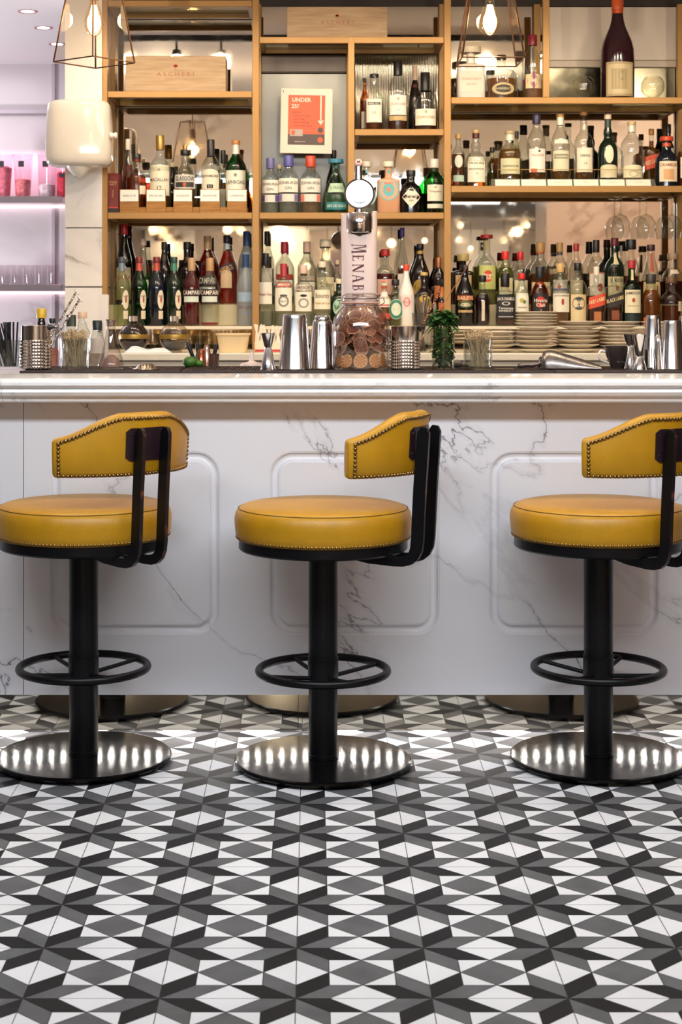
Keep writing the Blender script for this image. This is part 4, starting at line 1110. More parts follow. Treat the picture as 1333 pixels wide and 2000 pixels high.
bottle(895.5, 262, 27, B2, 'std', 'clear', '#b4642a', .62, '#c79a60', .09, [(.36, .60, .6, '#d8dccb', 'circle'), (.10, .22, .85, '#b8ccb8')], 'amber whisky bottle with small round label tucked against the gold post')
bottle(930, 254, 42, B2, 'bulb', 'clear', '#b87a34', .2, '#b89a6a', .06, [(.08, .52, .92, '#efe6d0', 'rect', (('THE BALVENIE', 0, .75, .07, INK), ('DOUBLEWOOD', 0, .52, .06, INK), ('12', 0, .34, .07, INK)))], 'whisky bottle with bulbous neck and large cream label at the riser end', foil=(.86, .94, '#5a2a24'))
bottle(962, 288, 22, B2, 'squat', 'pale', '#a08448', .4, '#2e2620', .12, [], 'small dark capped bottle in the gap behind the bulbous-neck whisky', d=7.17)
bottle(996, 256, 45, B2, 'squat', 'clear', '#c08a34', .62, '#b8a078', .07, [(.10, .42, .95, '#d9d2a8', 'rect', (('GLENKINCHIE', 0, .5, .12, INK),))], 'wide amber whisky bottle with pale green label, leftmost on the acrylic riser', foil=(.80, .93, '#efe4c8'), **RR)
bottle(1010, 257, 18, B2, 'std', 'pale', '#b08a40', .5, '#2a241e', .12, [], 'slim dark capped bottle behind the leftmost riser bottle', d=7.17)
bottle(1048.5, 223, 38, B2, 'long', 'clear', '#b87834', .14, '#3a3450', .15, [(.10, .46, .92, '#f3eadc', 'rect', (('TALISKER', 0, .72, .09, '#b08a70'), ('#dot', .2, .9, .1, '#3a3434', .25), ('#bar', -.4, .08, .14, '#d8603c', .7)))], 'whisky bottle with dark violet capsule and white label on the riser', **RR)
bottle(1095, 223, 37, B2, 'long', 'clear', '#c08a44', .12, '#b88a54', .05, [(.12, .43, .95, '#e3dab8', 'rect', (('#bar', 0, .72, .22, '#8a8468', 1.7), ('CRAGGANMORE', 0, .72, .12, '#efe6c8', 1.5))), (.54, .60, .8, '#efe8d0')], 'pale whisky bottle with tan cap and grey strip label on the riser', foil=(.83, .95, '#efe6cc'), **RR)
bottle(1141, 219, 37, B2, 'round', 'clear', '#c08a44', .10, '#a87844', .05, [(.10, .46, .92, '#efe6cc', 'rect', (('OBAN', 0, .68, .1, INK), ('14', 0, .36, .12, '#a8986c'))), (.74, .82, .34, '#efe6cc', 'circle')], 'whisky bottle with round neck seal and plain cream label on the riser', **RR)
bottle(1188, 224, 38, B2, 'bulb', 'dkgreen', None, .5, '#e6ccb0', .07, [(.02, .22, .98, '#e6d9b0', 'arch'), (.24, .52, .45, '#efe4c0', 'circle')], 'dark green whisky bottle with pale oval badge on the riser', foil=(.80, .93, '#3c4a44'), **RR)
bottle(1234.5, 238, 43, B2, 'std', 'clear', '#d8c08a', .10, '#d0b284', .06, [(.02, .24, 1.0, '#eee2bc', 'arch', (('#ring', 0, .3, .5, '#c8bc94', .9),))], 'clear whisky bottle with low arched label, rightmost on the riser', foil=(.82, .94, '#efe6d0'), **RR)
bottle(1273, 252, 30, B2, 'flat', 'clear', '#b07428', .8, '#a8763c', .10, [(.34, .56, .95, '#d85030', 'slant', (('RED LABEL', 0, .5, .3, '#f0d0a0'),))], 'square whisky bottle with slanted orange label behind the stopper bottle', sq=5, d=7.15)
bottle(1303, 267, 45, B2, 'squat', 'navy', None, .5, '#cc4a28', .09, [(.10, .50, .85, '#f1e2c0', 'rect', (('DRAMBUIE', 0, .82, .14, '#a84030', 1.75), ('#bar', 0, .36, .5, '#e2ae78', 1.1)))], 'dark liqueur bottle with orange-red cap and cream label at the right', foil=(.80, .87, '#cc5a38'), capw=1.5)
bottle(1306, 243, 26, B2, 'long', 'brown', None, .5, '#20181a', .14, [(.55, .63, .9, '#d8d0bc')], 'tall dark bottle with cream shoulder label behind the orange capped liqueur', d=7.17)
bottle(1341, 250, 34, B2, 'std', 'clear', '#b87834', .6, '#5a3a4a', .14, [(.15, .5, .9, CRM)], 'amber bottle cut off by the right edge on the whisky shelf')

# ---- lowest left shelf
MARL = lambda gl: [(.24, .52, .42, '#e9dcc0', 'circle', (('#dot', 0, .5, .35, '#a84a38', .5), ('MARTINI', 0, .68, .09, '#8a3a30', 1.2))), (.10, .22, .30, '#e6d6b4')]
def martini(px, glassc, cap, foilc, lab):
    bottle(px, 502, 33.2, rowL3, 'long', glassc, None, .5, cap, .09, MARL(glassc), lab, foil=(.80, .91, foilc), rot=36)
martini(238, 'pale', '#4a4e5c', '#8a98a0', 'clear vermouth bottle with slate blue cap, front left of the lowest shelf')
martini(272, 'green', '#7a2a2a', '#c85a48', 'bright green vermouth bottle with maroon cap in the front row')
martini(306, 'navy', '#7a2a2a', '#c85a48', 'near-black vermouth bottle with maroon cap in the front row')
martini(340, 'dkgreen', '#2a4c40', '#4c8a70', 'dark green vermouth bottle with teal cap in the front row')
CAM = lambda: [(.44, .54, 1.1, '#3a2420', 'rect', (('CAMPARI', 0, .5, .62, '#f2ead8', 2.0),)), (.35, .435, .95, '#d9e2d4')]
bottle(374.5, 504, 34, rowL3, 'long', 'clear', '#b00c1c', .80, '#c09a70', .19, CAM(), 'full ruby red aperitif bottle with tan cap in the front row')
bottle(410.5, 504, 36, rowL3, 'long', 'clear', '#e02c10', .05, '#b89060', .19, CAM(), 'nearly empty clear aperitif bottle with tan cap in the front row')
bottle(480.5, 494, 36, rowL3, 'long', 'frost', None, .5, '#8a9cac', .02, [(.33, .46, .95, '#9fb4c8', 'rect', (('GREY GOOSE', 0, -.6, .32, '#7a5a78', 1.9), ('#bar', 0, -1.2, .15, '#7a88b0', .5))), (.80, .98, .36, '#2f4a78')], 'frosted vodka bottle with blue neck, front right of the lowest left shelf', neck=.95, foil=(.80, .975, '#3a5580'))
bottle(243, 438, 33, rowL3b, 'slope', 'dgreen', None, .5, '#c02028', .13, [(.06, .46, .98, '#c9b896', 'rect', (('GANCIA', .1, .7, .12, '#b04838'),))], 'dark green bottle with bright red cap, back left of the lowest shelf')
bottle(280, 467, 30, rowL3b, 'cone', 'clear', '#3a3a30', .4, '#e6c4b0', .10, [(.10, .38, .9, '#e2dcc0')], 'clear bottle with pale pink cap behind the green vermouth')
bottle(321, 473, 30, rowL3b, 'slope', 'brown', None, .5, '#1a1616', .12, [(.70, .80, .5, '#4a3a30')], 'black bottle behind the near-black vermouth, left of the pair')
bottle(366, 473, 38, rowL3b, 'round', 'brown', None, .5, '#1a1616', .12, [(.66, .76, .5, '#4a3a2c'), (.1, .4, .6, '#3a2c22')], 'black round-shouldered bottle behind the teal capped vermouth')
bottle(406, 461, 37, rowL3b, 'long', 'clear', '#c01a20', .80, '#b89468', .20, [(.28, .42, 1.1, '#3a2624', 'rect', (('CAMPARI', 0, .5, .6, '#f0e8d4'),)), (.15, .26, 1., '#cfd8cc')], 'tall red aperitif bottle with tan cap in the back row')
bottle(443.5, 460, 37, rowL3b, 'slope', 'clear', '#e8340e', .78, '#2a2230', .11, [(.24, .50, .62, '#d9b890', 'arch', ()), (.46, .58, 1.0, '#2a3450', 'slant', (('APEROL', 0, .5, .6, '#e8b060', 1.8),))], 'orange-red aperitif bottle with slanted navy label in the back row', foil=(.80, .88, '#c8d0d4'))
bottle(482, 452, 33, rowL3b, 'long', 'frost', None, .5, '#2f4a78', .20, [(.3, .5, .9, '#a8bccc')], 'tall frosted vodka bottle with dark blue capsule in the back row')

# ---- lowest middle shelf
SM = lambda c: [(.62, .70, 1., '#b03a2a', 'rect', (('SMIRNOFF', 0, .5, .6, '#f0e4d0'),)), (.24, .61, 1.0, '#f0ead8', 'rect', (('#ring', 0, .42, .5, '#8a8478', 1.1), ('#dot', 0, .66, .1, '#1e1a18', .75), ('No 21', 0, .42, .08, INK, .6)))]
bottle(519, 495, 32, rowM3, 'long', 'clear', '#d8dac8', .2, '#1a1618', .17, [(.30, .60, .9, '#efe8d8', 'rect', (('Ketel One', 0, .45, .12, '#8a3038', 1.8),))], 'clear vodka bottle with tall black capsule against the gold post')
bottle(554.5, 515, 38, rowM3, 'std', 'clear', '#d8dac8', .2, '#a82430', .20, SM(0), 'clear vodka bottle with red cap and moustache label in the front row', capw=1.0)
bottle(593, 518, 37, rowM3, 'std', 'clear', '#d8dac8', .2, '#e0c0ac', .14, [(.58, .68, 1., '#c8bca8', 'rect', (('SMIRNOFF', 0, .5, .5, '#6a6058'),)), (.24, .56, 1., '#efe9d6', 'rect', (('#ring', 0, .42, .5, '#9a948c', 1.1), ('#dot', 0, .80, .14, '#1e1a18', .7)))], 'clear vodka bottle with pale pink cap in the front row')
bottle(630, 511, 37, rowM3, 'squat', 'clear', '#dcdcc8', .2, '#ecd8c0', .09, [(.26, .56, .98, '#efe5cc', 'rect', (('Bounty', 0, .70, .22, '#7a6a50', 1.6), ('PREMIUM RUM', 0, .30, .1, '#c0a058')))], 'clear rum bottle with cream script label next to the tap column')
bottle(659, 508, 20, rowM3b, 'std', 'clear', None, .5, '#e0c8a8', .10, [(.3, .5, .9, CRM)], 'clear bottle behind the tap column, partly hidden')
bottle(663, 545, 34, rowM3, 'squat', 'dkgreen', None, .5, '#e0cfa8', .10, [(.22, .58, .8, '#a8cdb0', 'circle', (('BAYAB', 0, .5, .22, '#2a5a44', 1.4),))], 'small dark gin bottle with mint green badge beside the tap column')
bottle(522, 452, 26, rowM3b, 'long', 'clear', None, .5, '#1a1618', .18, [(.3, .5, .9, '#e8dcc8')], 'tall clear bottle with black capsule in the back row, left')
bottle(556, 472, 37, rowM3b, 'std', 'clear', None, .5, '#a02430', .18, [(.40, .48, 1., '#a83a2c', 'rect'), (.14, .39, 1., '#efe6d2', 'rect', (('#ring', .3, .6, .4, '#6a6460', .8),))], 'red capped clear vodka bottle in the back row')
bottle(599.5, 472, 36, rowM3b, 'std', 'clear', None, .5, '#dcb8a4', .17, [(.38, .45, 1., '#b8a890', 'rect'), (.12, .36, 1., '#ece2cc', 'rect', (('#ring', .3, .6, .4, '#6a6460', .8),))], 'pink capped clear vodka bottle in the back row')
bottle(636, 468, 38, rowM3b, 'squat', 'clear', None, .5, '#f0e0c4', .11, [(.14, .42, .98, '#d9cba4', 'rect', (('Bounty', .1, .6, .22, '#7a6a50', 1.4),))], 'clear rum bottle with tall pale stopper in the back row', capw=1.5)
bottle(753, 487, 38, rowM3b, 'squat', 'clear', '#a0281c', .56, '#c02a28', .12, [(.18, .46, .95, '#d8a898', 'rect', (('#dot', -.2, .6, .5, '#e06038', .7),))], 'red rum bottle with bright red cap right of the tap', capw=1.2)
bottle(786, 445, 25, rowM3b, 'slope', 'clear', None, .5, '#4a3a80', .12, [(.2, .4, .8, '#e8dccc')], 'tall slim clear bottle with violet capsule', capw=1.1)
bottle(821, 477, 38, rowM3b, 'slope', 'brown', None, .5, '#1a1618', .08, [(.12, .42, .8, '#b89440', 'circle')], 'dark coffee liqueur bottle with gold oval label in the back row', foil=(.84, .89, '#c8a458'))
bottle(857, 503, 26, rowM3b, 'long', 'brown', None, .5, 'copper', .26, [(.1, .4, .8, '#c8783c')], 'slim brown bottle with copper foil in the back row')
bottle(751, 553, 34, rowM3, 'squat', 'clear', '#d8a878', .5, '#c8d0b8', .06, [(.44, .80, .98, '#efe4d4', 'rect', (('#bar', 0, .12, .1, '#c86050', 1.8), ('GORDONS', 0, .6, .14, '#8a4a4a'))), (.16, .3, .95, '#c84a3c')], 'short bottle with white and red label beside the tap column')
bottle(773, 546, 36, rowM3, 'squat', 'pale', '#d6d0a8', .5, '#22201e', .13, [(.14, .58, .85, '#dfe2cc', 'circle', (('#ring', 0, .5, .95, '#3a8068', 1.9),))], 'clear gin bottle with black cap and green ringed label')
bottle(794, 517, 33, rowM3, 'slope', '#f2ebe4', None, .5, '#dc4a2c', .10, [(.28, .50, .8, '#ecd8d2', 'rect', (('#ring', 0, .5, .7, '#d88c88', 1.), ('MALIBU', 0, .5, .2, '#d87a78', 1.2)))], 'opaque white coconut rum bottle with orange-red cap')
bottle(829, 532, 36, rowM3, 'round', 'brown', None, .5, '#cfae70', .06, [(.20, .58, .85, '#c09a3c', 'circle', (('#dot', 0, .45, .5, '#a87a2a', 1.),))], 'dark coffee liqueur bottle with gold oval label in the front row')
bottle(864, 546, 20, rowM3, 'squat', 'brown', None, .5, '#1c1818', .10, [(.62, .84, .8, '#d07838'), (.2, .5, .8, '#c8682c')], 'small brown bottle with orange labels against the gold post')
bottle(846, 560, 16, rowM3, 'squat', 'amber', '#a05018', .6, '#1c1818', .1, [(.3, .6, .8, CRM)], 'narrow amber bottle between the two coffee liqueurs and the post', d=7.1)

# ---- lowest right shelf
bottle(908.5, 518, 38, rowR3, 'slope', 'black', None, .5, '#1c181a', .08, [(.42, .50, .98, '#b0502c', 'rect', (('BAILEYS', 0, .5, .7, '#f0d8a8'),)), (.30, .42, .85, '#5c6438', 'circle', (('#dot', 0, .4, .5, '#d8ccb0', 1.2),)), (.22, .26, .8, '#c0a06c')], 'black cream liqueur bottle with orange banner label, front left of the right bay')
bottle(943, 538, 30, rowR3, 'squat', 'clear', '#4a1a34', .62, '#1a1818', .13, [(.1, .5, .2, '#d8c8b0')], 'plum coloured short bottle between the cream liqueur and the black label whiskey', capw=1.3)
bottle(987, 535, 38, rowR3, 'flat', 'clear', '#8a3c18', .24, '#1a1618', .25, [(.14, .58, .88, '#1e1a1a', 'rect', (('JACK DANIELS', 0, .86, .12, '#ece4d8', 1.7), ('#ring', 0, .66, .16, '#d8d0c4', .9), ('Tennessee', 0, .46, .09, '#ece4d8'), ('WHISKEY', 0, .34, .09, '#ece4d8'), ('#bar', 0, .08, .03, '#d8d0c4', 1.5)))], 'square whiskey bottle with black label and black cap', sq=5, neck=1.3)
bottle(1019.5, 534, 32, rowR3, 'long', 'clear', '#dcd4b0', .5, '#d02a28', .11, [(.26, .62, .9, '#f2ecd8', 'rect', (('#dot', -.1, .62, .25, '#c8b058', .6), ('#dot', .25, .55, .2, '#5a8040', .5), ('#bar', 0, .25, .07, '#a8a088', 1.2)))], 'clear rum bottle with red cap and floral white label', foil=(.86, .885, '#2a2a2a'))
bottle(1055, 521, 37, rowR3, 'squat', 'amber', '#8a4a14', .7, '#1e1a1c', .20, [(.20, .55, .95, '#242022', 'arch', (('#dot', 0, .58, .52, '#d03a28', 1.1), ('Havana', 0, .66, .16, '#f2ead8', 1.5), ('Club', 0, .44, .16, '#f2ead8', 1.0), ('7', 0, .14, .14, '#d8a050')))], 'amber rum bottle with black arched label and red dot', neck=1.15)
bottle(1095, 515, 37, rowR3, 'std', 'clear', '#c88a34', .3, '#d8b070', .14, [(.22, .52, 1., '#f1e8d2', 'rect', (('CAPTAIN MORGAN', 0, .88, .1, '#6a5a50', 1.7), ('#dot', .1, .55, .35, '#b04030', .3))), (.56, .60, 1., '#5a5a6a')], 'spiced rum bottle with pale gold cap and white label above the second plate stack')
bottle(1129, 514, 36, rowR3, 'std', 'clear', '#b07048', .5, '#1c1818', .12, [(.08, .50, .95, '#e6ce9e', 'rect', (('#dot', 0, .66, .50, '#4a484a', 1.5), ('Sailor', 0, .72, .12, '#efe0c0', 1.1), ('Jerry', 0, .58, .12, '#efe0c0', 1.1)))], 'spiced rum bottle with black cap and tan label bearing a grey disc')
bottle(1165.5, 521, 33, rowR3, 'flat', 'clear', '#8f4a20', .42, '#efe2cc', .14, [(.32, .52, 1., '#dc5030', 'slant', (('RED LABEL', 0, .55, .3, '#f6dca8', 1.8),)), (.08, .24, .4, '#b8703c', 'rect')], 'square whisky bottle with slanted orange-red label', sq=5)
bottle(1200, 521, 34, rowR3, 'flat', 'clear', '#7a3018', .42, '#2a221e', .10, [(.34, .54, 1., '#2c2620', 'slant', (('BLACK LABEL', 0, .55, .3, '#f0d8a0', 1.8),)), (.1, .26, .4, '#8a4a28', 'rect')], 'square whisky bottle with slanted black label', sq=5)
bottle(1234.5, 509, 37, rowR3, 'round', 'green', None, .5, '#b02a30', .12, [(.20, .55, .95, '#f1e6c4', 'rect', (('JAMESON', 0, .86, .12, '#4a3a2a', 1.75), ('#dot', 0, .55, .2, '#b85038', .35), ('#bar', 0, .3, .03, '#a89868', 1.3))), (.02, .19, .98, '#1e2a28'), (.70, .86, .32, '#e8dcb0')], 'green whiskey bottle with red cap and cream label')
bottle(1272, 536, 39, rowR3, 'squat', 'clear', '#c87820', .70, '#3a3430', .18, [(.02, .16, .95, '#d8601c')], 'wide honey-amber bottle with grey cap next to the green whiskey', neck=1.2)
bottle(1312, 541, 41, rowR3, 'squat', 'clear', '#9a4a18', .42, '#6a4a34', .13, [(.3, .5, .3, '#e6dcb8', 'rect', (), .8)], 'round amber bottle with brown stopper near the right edge', capw=1.4)
bottle(905, 496, 40, rowR3b, 'flat', 'brown', None, .5, '#b8a068', .14, [(.15, .58, .7, '#c8a474', 'rect', (('#bar', 0, .5, .04, '#7a5a3a', 1.),))], 'flat dark liqueur bottle with gold stopper in the back row', sq=4, dr=.6, capw=1.8)
bottle(951, 459, 40, rowR3b, 'round', 'clear', '#dcd890', .56, '#b02a28', .05, [(.22, .56, .9, '#c8cc78', 'rect', (('#dot', 0, .55, .5, '#dc4a2c', 1.), ('Havana', 0, .62, .12, '#f4ead0', 1.2), ('Club', 0, .48, .12, '#f4ead0', .9))), (.80, .92, .4, '#a89058')], 'pale yellow rum bottle with wide red stopper in the back row', capw=1.7)
bottle(987.5, 491, 33, rowR3b, 'long', 'pale', '#b8b860', .7, '#dc2c28', .15, [(.2, .5, .9, '#e8dcae', 'rect', (('#dot', .1, .5, .25, '#d8784c', .5),))], 'green-tinted rum bottle with bright red cap in the back row')
bottle(1017, 492, 32, rowR3b, 'std', 'clear', '#d8c88c', .3, '#c42428', .15, [(.2, .46, .9, '#e6dcb8')], 'clear rum bottle with darker red cap in the back row')
bottle(1056, 474, 42, rowR3b, 'squat', 'clear', '#b06a24', .50, '#a8804c', .16, [(.14, .36, 1., '#e6d2a0', 'rect', (('MOUNT GAY', 0, .6, .2, '#7a5a3c'),))], 'wide amber rum bottle with brown cap in the back row', foil=(.82, .85, '#c05038'))
bottle(1094, 474, 32, rowR3b, 'std', 'clear', '#d6ccb0', .5, '#a8844c', .15, [(.14, .40, 1., '#efe4cc', 'rect', (('#dot', -.2, .6, .4, '#c04838', .4),)), (.60, .64, .5, '#e8e0d0')], 'clear spiced rum bottle with brown cap and grey collar in the back row', foil=(.80, .845, '#4a4458'))
bottle(1126, 476, 28, rowR3b, 'std', 'clear', '#c8bc94', .4, '#a82428', .12, [(.14, .40, 1., '#d8c8a0')], 'clear bottle with red cap behind the tan-labelled rum')
bottle(1165, 469, 34, rowR3b, 'std', 'clear', '#c8a070', .4, '#1c1a1e', .19, [(.14, .50, 1., '#f0e2ca', 'rect', (('#dot', .3, .35, .35, '#a84428', .7), ('#bar', 0, .97, .04, '#b04838', 2.)))], 'tall bottle with black cap and cream label with a red bird mark')
bottle(1201, 465, 38, rowR3b, 'round', 'dkgreen', None, .5, '#6a1e28', .12, [(.10, .42, .9, '#d8c898', 'rect', (('JAMESON', .1, .82, .16, '#4a3a2a', 1.6), ('#dot', .1, .45, .25, '#a84a34', .4))), (.60, .78, .30, '#d8cc9c')], 'near-black whiskey bottle with maroon capsule in the back row')
bottle(1233, 468, 34, rowR3b, 'squat', 'clear', '#a04a24', .44, '#1c1a1c', .15, [(.1, .3, .9, '#8a4428')], 'clear shouldered bottle with wide black stopper in the back row', capw=1.6)
bottle(1272, 478, 40, rowR3b, 'cone', 'clear', '#a85420', .40, '#3a1c24', .10, [(.12, .38, 1., '#e0c890', 'rect', (('#bar', .5, .5, .5, '#6a4a30', .15),)), (.55, .86, .28, '#a8482a')], 'wide-based bottle with plum stopper and brown neck strip in the back row')
bottle(1315, 495, 42, rowR3b, 'squat', 'clear', '#7a2418', .46, '#a08468', .12, [(.60, .68, .5, '#e0d0bc')], 'dark red liqueur bottle with cork stopper in the back row', neck=1.2)
bottle(1214, 480, 12, rowR3b, 'std', 'clear', None, .5, '#c8c0b8', .1, [], 'slim clear stopper bottle behind the dark whiskey', d=7.22)
# upside-down glasses under the lowest shelf
k = kx(7.06)
for i, px in enumerate([300, 318, 336, 354, 372, 390, 408, 420, 436, 452, 468, 484]):
    m = MB(); r = 8.2/k; h_ = 34/k
    m.lathe([(r, 0), (r*.96, h_*.3), (r*.8, h_*.9), (r*.78, h_), (.0001, h_)], 16, close=False)
    o = m.build('shot_glass', glass('#efe6d0', .10, .7), None, (X(px, 7.1), 7.1, 1.1245)); tag(o, 'small clear glass upside down in the row under the lowest left shelf', 'glass', 'small glasses under the left shelf')
# hanging wine glasses reflected at the right
for i, px in enumerate((1212, 1262, 1312)):
    t = thing('wine_glass', ('large stemmed wine glass hanging upside down above the whiskey bottles, left one', 'large stemmed wine glass hanging upside down above the whiskey bottles, middle one', 'large stemmed wine glass hanging upside down above the whiskey bottles, right one')[i], 'wine glass', (X(px, 7.2), 7.19, SHZ['R2']-.0285), 0, 'wine glasses hanging under the right shelf')
    m = MB(); m.lathe([(.0001, -.001), (.034, -.002), (.006, -.008), (.0038, -.03), (.0038, -.075), (.008, -.082)], 20, close=False); m.build('stem', CLEAR, t)
    m = MB(); m.lathe([(.006, -.08), (.026, -.09), (.041, -.115), (.044, -.14), (.038, -.185)], 24, close=False); m.build('bowl', CLEAR, t, angle=60)
# ------------------------------------------------------------------ rubber bar mats
MZ = CT+.008
RUB = mat('#2b1c1c', .6)
for x0, x1, lab in ((38, 352.5, 'black ribbed rubber bar mat under the glass tools at the left'), (353.5, 1083.5, 'long black ribbed rubber bar mat under the citrus jar'), (1084.5, 1440, 'black ribbed rubber bar mat under the ice scoop tip and jiggers')):
    a, b = X(x0, 5.15), X(x1, 5.15)
    t = thing('bar_mat', lab, 'bar mat', ((a+b)/2, 5.15, CT+.0003), 0, 'rubber mats along the bar'); w2 = (b-a)/2
    MB().bbox(-w2, w2, 0, .018, 0, .0077, .0015).bbox(-w2, w2, .0181, .415, 0, .0035, .001).bbox(-w2, w2, .4151, .43, 0, .0077, .0015).build('base', RUB, t)
    m = MB(); x = -w2+.006
    while x < w2-.006:
        m.box(x, x+.0055, .019, .4145, .0036, .0072); x += .0105
    m.build('ribs', RUB, t, smooth=False)
def at(px, d): return X(px, d)
OZ = MZ+.0004
D0 = 5.25; K0 = kx(D0)

# ------------------------------------------------------------------ studded tumblers
def studded(px, d, top, base, wpx, lab):
    k = kx(d); r = wpx/2/k; h = (base-top)/k
    t = thing('studded_tumbler', lab, 'bar tool holder', (X(px, d), d, OZ), 0, 'studded metal tumblers')
    m = MB(); m.lathe([(.0001, 0), (r*.95, 0), (r, .003), (r, h), (r-.0015, h+.0005), (r-.002, h), (r-.002, .004), (.0001, .004)], 48, close=False)
    m.build('cup', mat('#cfc8c4', .16, 1.), t)
    m = MB(); rows, n = 9, 34; hh = h*.66/rows
    for j in range(rows):
        for i in range(n):
            a0 = 2*PI*i/n; a1 = 2*PI*(i+.92)/n; z0 = .003+j*hh; z1 = z0+hh*.92; am = (a0+a1)/2
            p = lambda a, z, rr_=r+.0003: (rr_*math.cos(a), rr_*math.sin(a), z)
            m.add([p(a0, z0), p(a1, z0), p(a1, z1), p(a0, z1), p(am, (z0+z1)/2, r+.0042)], [(0, 1, 4), (1, 2, 4), (2, 3, 4), (3, 0, 4)])
    m.build('studs', mat('#cfc8c4', .16, 1.), t, smooth=False)
studded(70.5, D0, 636, 721.5, 58, 'studded stainless tumbler holding two twisted muddlers at the left')
studded(792, D0, 638, 722, 56, 'studded stainless tumbler with a long spoon right of the citrus jar')
def rod(p0, p1, d0, d1, r, lab, name='muddler', disc=0, twist=True, m_=None, grp=None, seat=None):
    a = Vector((X(p0[0], d0), d0, Z(p0[1], d0))); b = Vector((X(p1[0], d1), d1, Z(p1[1], d1)))
    v = b-a; L_ = v.length; a2 = a
    t = thing(name, lab, 'bar spoon', tuple(a2), 0, grp)
    q = v.to_track_quat('Z', 'Y'); t.rotation_euler = q.to_euler()
    mm = m_ or mat('#c8bab0', .18, 1.)
    m = MB(); N = int(L_/.0025)
    if twist:
        for ph in (0, PI):
            m.tube([(r*.55*math.cos(ph+i*.75), r*.55*math.sin(ph+i*.75), L_*i/N) for i in range(N+1)], r*.7, 6)
    else: m.tube([(0, 0, 0), (0, 0, L_)], r, 8)
    m.build('shaft', mm, t)
    if disc:
        m = MB(); m.lathe([(.0001, -.001), (disc, -.001), (disc, .0012), (.0001, .0012)], 20, M=Matrix.Translation((0, 0, L_)) @ Matrix.Rotation(.35, 4, 'X')); m.build('end_disc', mm, t)
    return t
rod((66, 716), (149, 570), D0+.0, D0+.01, .0035, 'twisted metal muddler with flat disc end, the higher of two', disc=.013, grp='muddlers in the left tumbler')
rod((74, 716), (156, 584), D0-.012, D0-.015, .0035, 'twisted metal muddler with flat disc end, the lower of two', disc=.012, grp='muddlers in the left tumbler')
rod((785, 716), (861, 566), D0+.0, D0+.0, .0032, 'short copper-toned twisted bar spoon leaning right of the jar', m_=mat('#a8705a', .2, 1.), name='bar_spoon')
rod((790, 716), (921, 508), D0+.015, D0+.02, .0015, 'very long thin copper bar spoon reaching over the bottles', m_=mat('#a8705a', .2, 1.), name='bar_spoon', twist=False)
# strainer leaf at the tumbler rims
for px, lab in ((104, 'small dark pouring spout at the rim of the left studded tumbler'), (826, 'small dark pouring spout at the rim of the right studded tumbler')):
    m = MB(); M = Matrix.Rotation(PI/2, 4, 'Y'); m.lathe([(.0001, 0), (.011, .0), (.008, .008), (.002, .022), (.0001, .022)], 12, M=M)
    o = m.build('pour_spout', BLACK, None, (X(px, D0)-.014, D0-.015, Z(639, D0))); tag(o, lab, 'spout')

# ------------------------------------------------------------------ cut-glass tumblers, picks, straws
def cut_glass(px, d, top, base, wt, wb, lab, dark=False):
    k = kx(d); rt, rb, h = wt/2/k, wb/2/k, (base-top)/k
    t = thing('cut_glass_tumbler', lab, 'glass', (X(px, d), d, OZ), 0, 'cut glass tumblers on the bar')
    m = MB(); n = 72; vs = []; fs = []; rows = 22
    for j in range(rows+1):
        u = j/rows
        for i in range(n):
            a = 2*PI*i/n
            amp = .035 if .06 < u < .72 else 0
            f = 1+amp*(abs(((a*9/PI+u*5) % 2)-1)*abs(((a*9/PI-u*5) % 2)-1)-.4)
            r = (rb+(rt-rb)*u)*f; vs.append((r*math.cos(a), r*math.sin(a), u*h))
    for j in range(rows):
        for i in range(n): i2 = (i+1) % n; fs.append((j*n+i, j*n+i2, (j+1)*n+i2, (j+1)*n+i))
    fs.append(tuple(range(n-1, -1, -1))); m.add(vs, fs)
    ri = rt-.003; rj = rb-.004
    m.lathe([(.0001, .009), (rj*.9, .009), (rj, .013), (ri, h), (rt, h+.0003)], 48, close=False)
    m.build('glass', glass('#f2f4f2', .06, .7), t, angle=20)
    return t, rj, ri, h
def pick_proto():
    m = MB(); L_ = .125
    m.tube([(0, 0, 0), (0, 0, L_)], [.0008, .0017], 5)
    m.tube([(.0060*math.cos(a)*(1+.3*math.cos(2*a)), .0034*math.sin(2*a), L_+.004+.0064*math.sin(a)) for a in [2*PI*i/12 for i in range(12)]], .0014, 5, closed=True)
    m.tube([(0, 0, L_), (.001, 0, L_+.007), (.003, .001, L_+.012)], .0013, 4)
    return m.build('cocktail_pick', mat('#b8a07c', .6, var=.15, vscale=30), None)
pick = pick_proto(); used = [False]
def picks(n, px, d, rj, lab, grp, head):
    for i in range(n):
        o = pick if not used[0] else pick.copy()
        if used[0]: COL.objects.link(o)
        used[0] = True
        a = rnd.uniform(0, 2*PI); rr_ = rj*.75*math.sqrt(rnd.random()); b = rnd.uniform(0, 2*PI); r2 = (rj+head)*math.sqrt(rnd.random())
        p0 = Vector((X(px, d)+rr_*math.cos(a), d+rr_*math.sin(a), OZ+.010)); 
        v = Vector((r2*math.cos(b)-rr_*math.cos(a), r2*math.sin(b)-rr_*math.sin(a), .125)); 
        o.location = p0; o.rotation_euler = v.to_track_quat('Z', 'Y').to_euler(); 
        sc = rnd.uniform(.74, .92); o.scale = (1, 1, sc)
        tag(o, lab, 'cocktail pick', grp)
g1 = cut_glass(146, D0, 661, 720.5, 58, 53, 'cut glass tumbler full of knotted picks at the left end')
picks(66, 146, D0, g1[1], 'knotted bamboo cocktail pick standing in the left cut glass tumbler', 'bamboo picks in the left tumbler', .016)
g2 = cut_glass(934, D0, 664, 723, 58, 55, 'cut glass tumbler full of knotted picks beside the mint')
picks(66, 934, D0, g2[1], 'knotted bamboo cocktail pick standing in the tumbler beside the mint', 'bamboo picks in the right tumbler', .014)
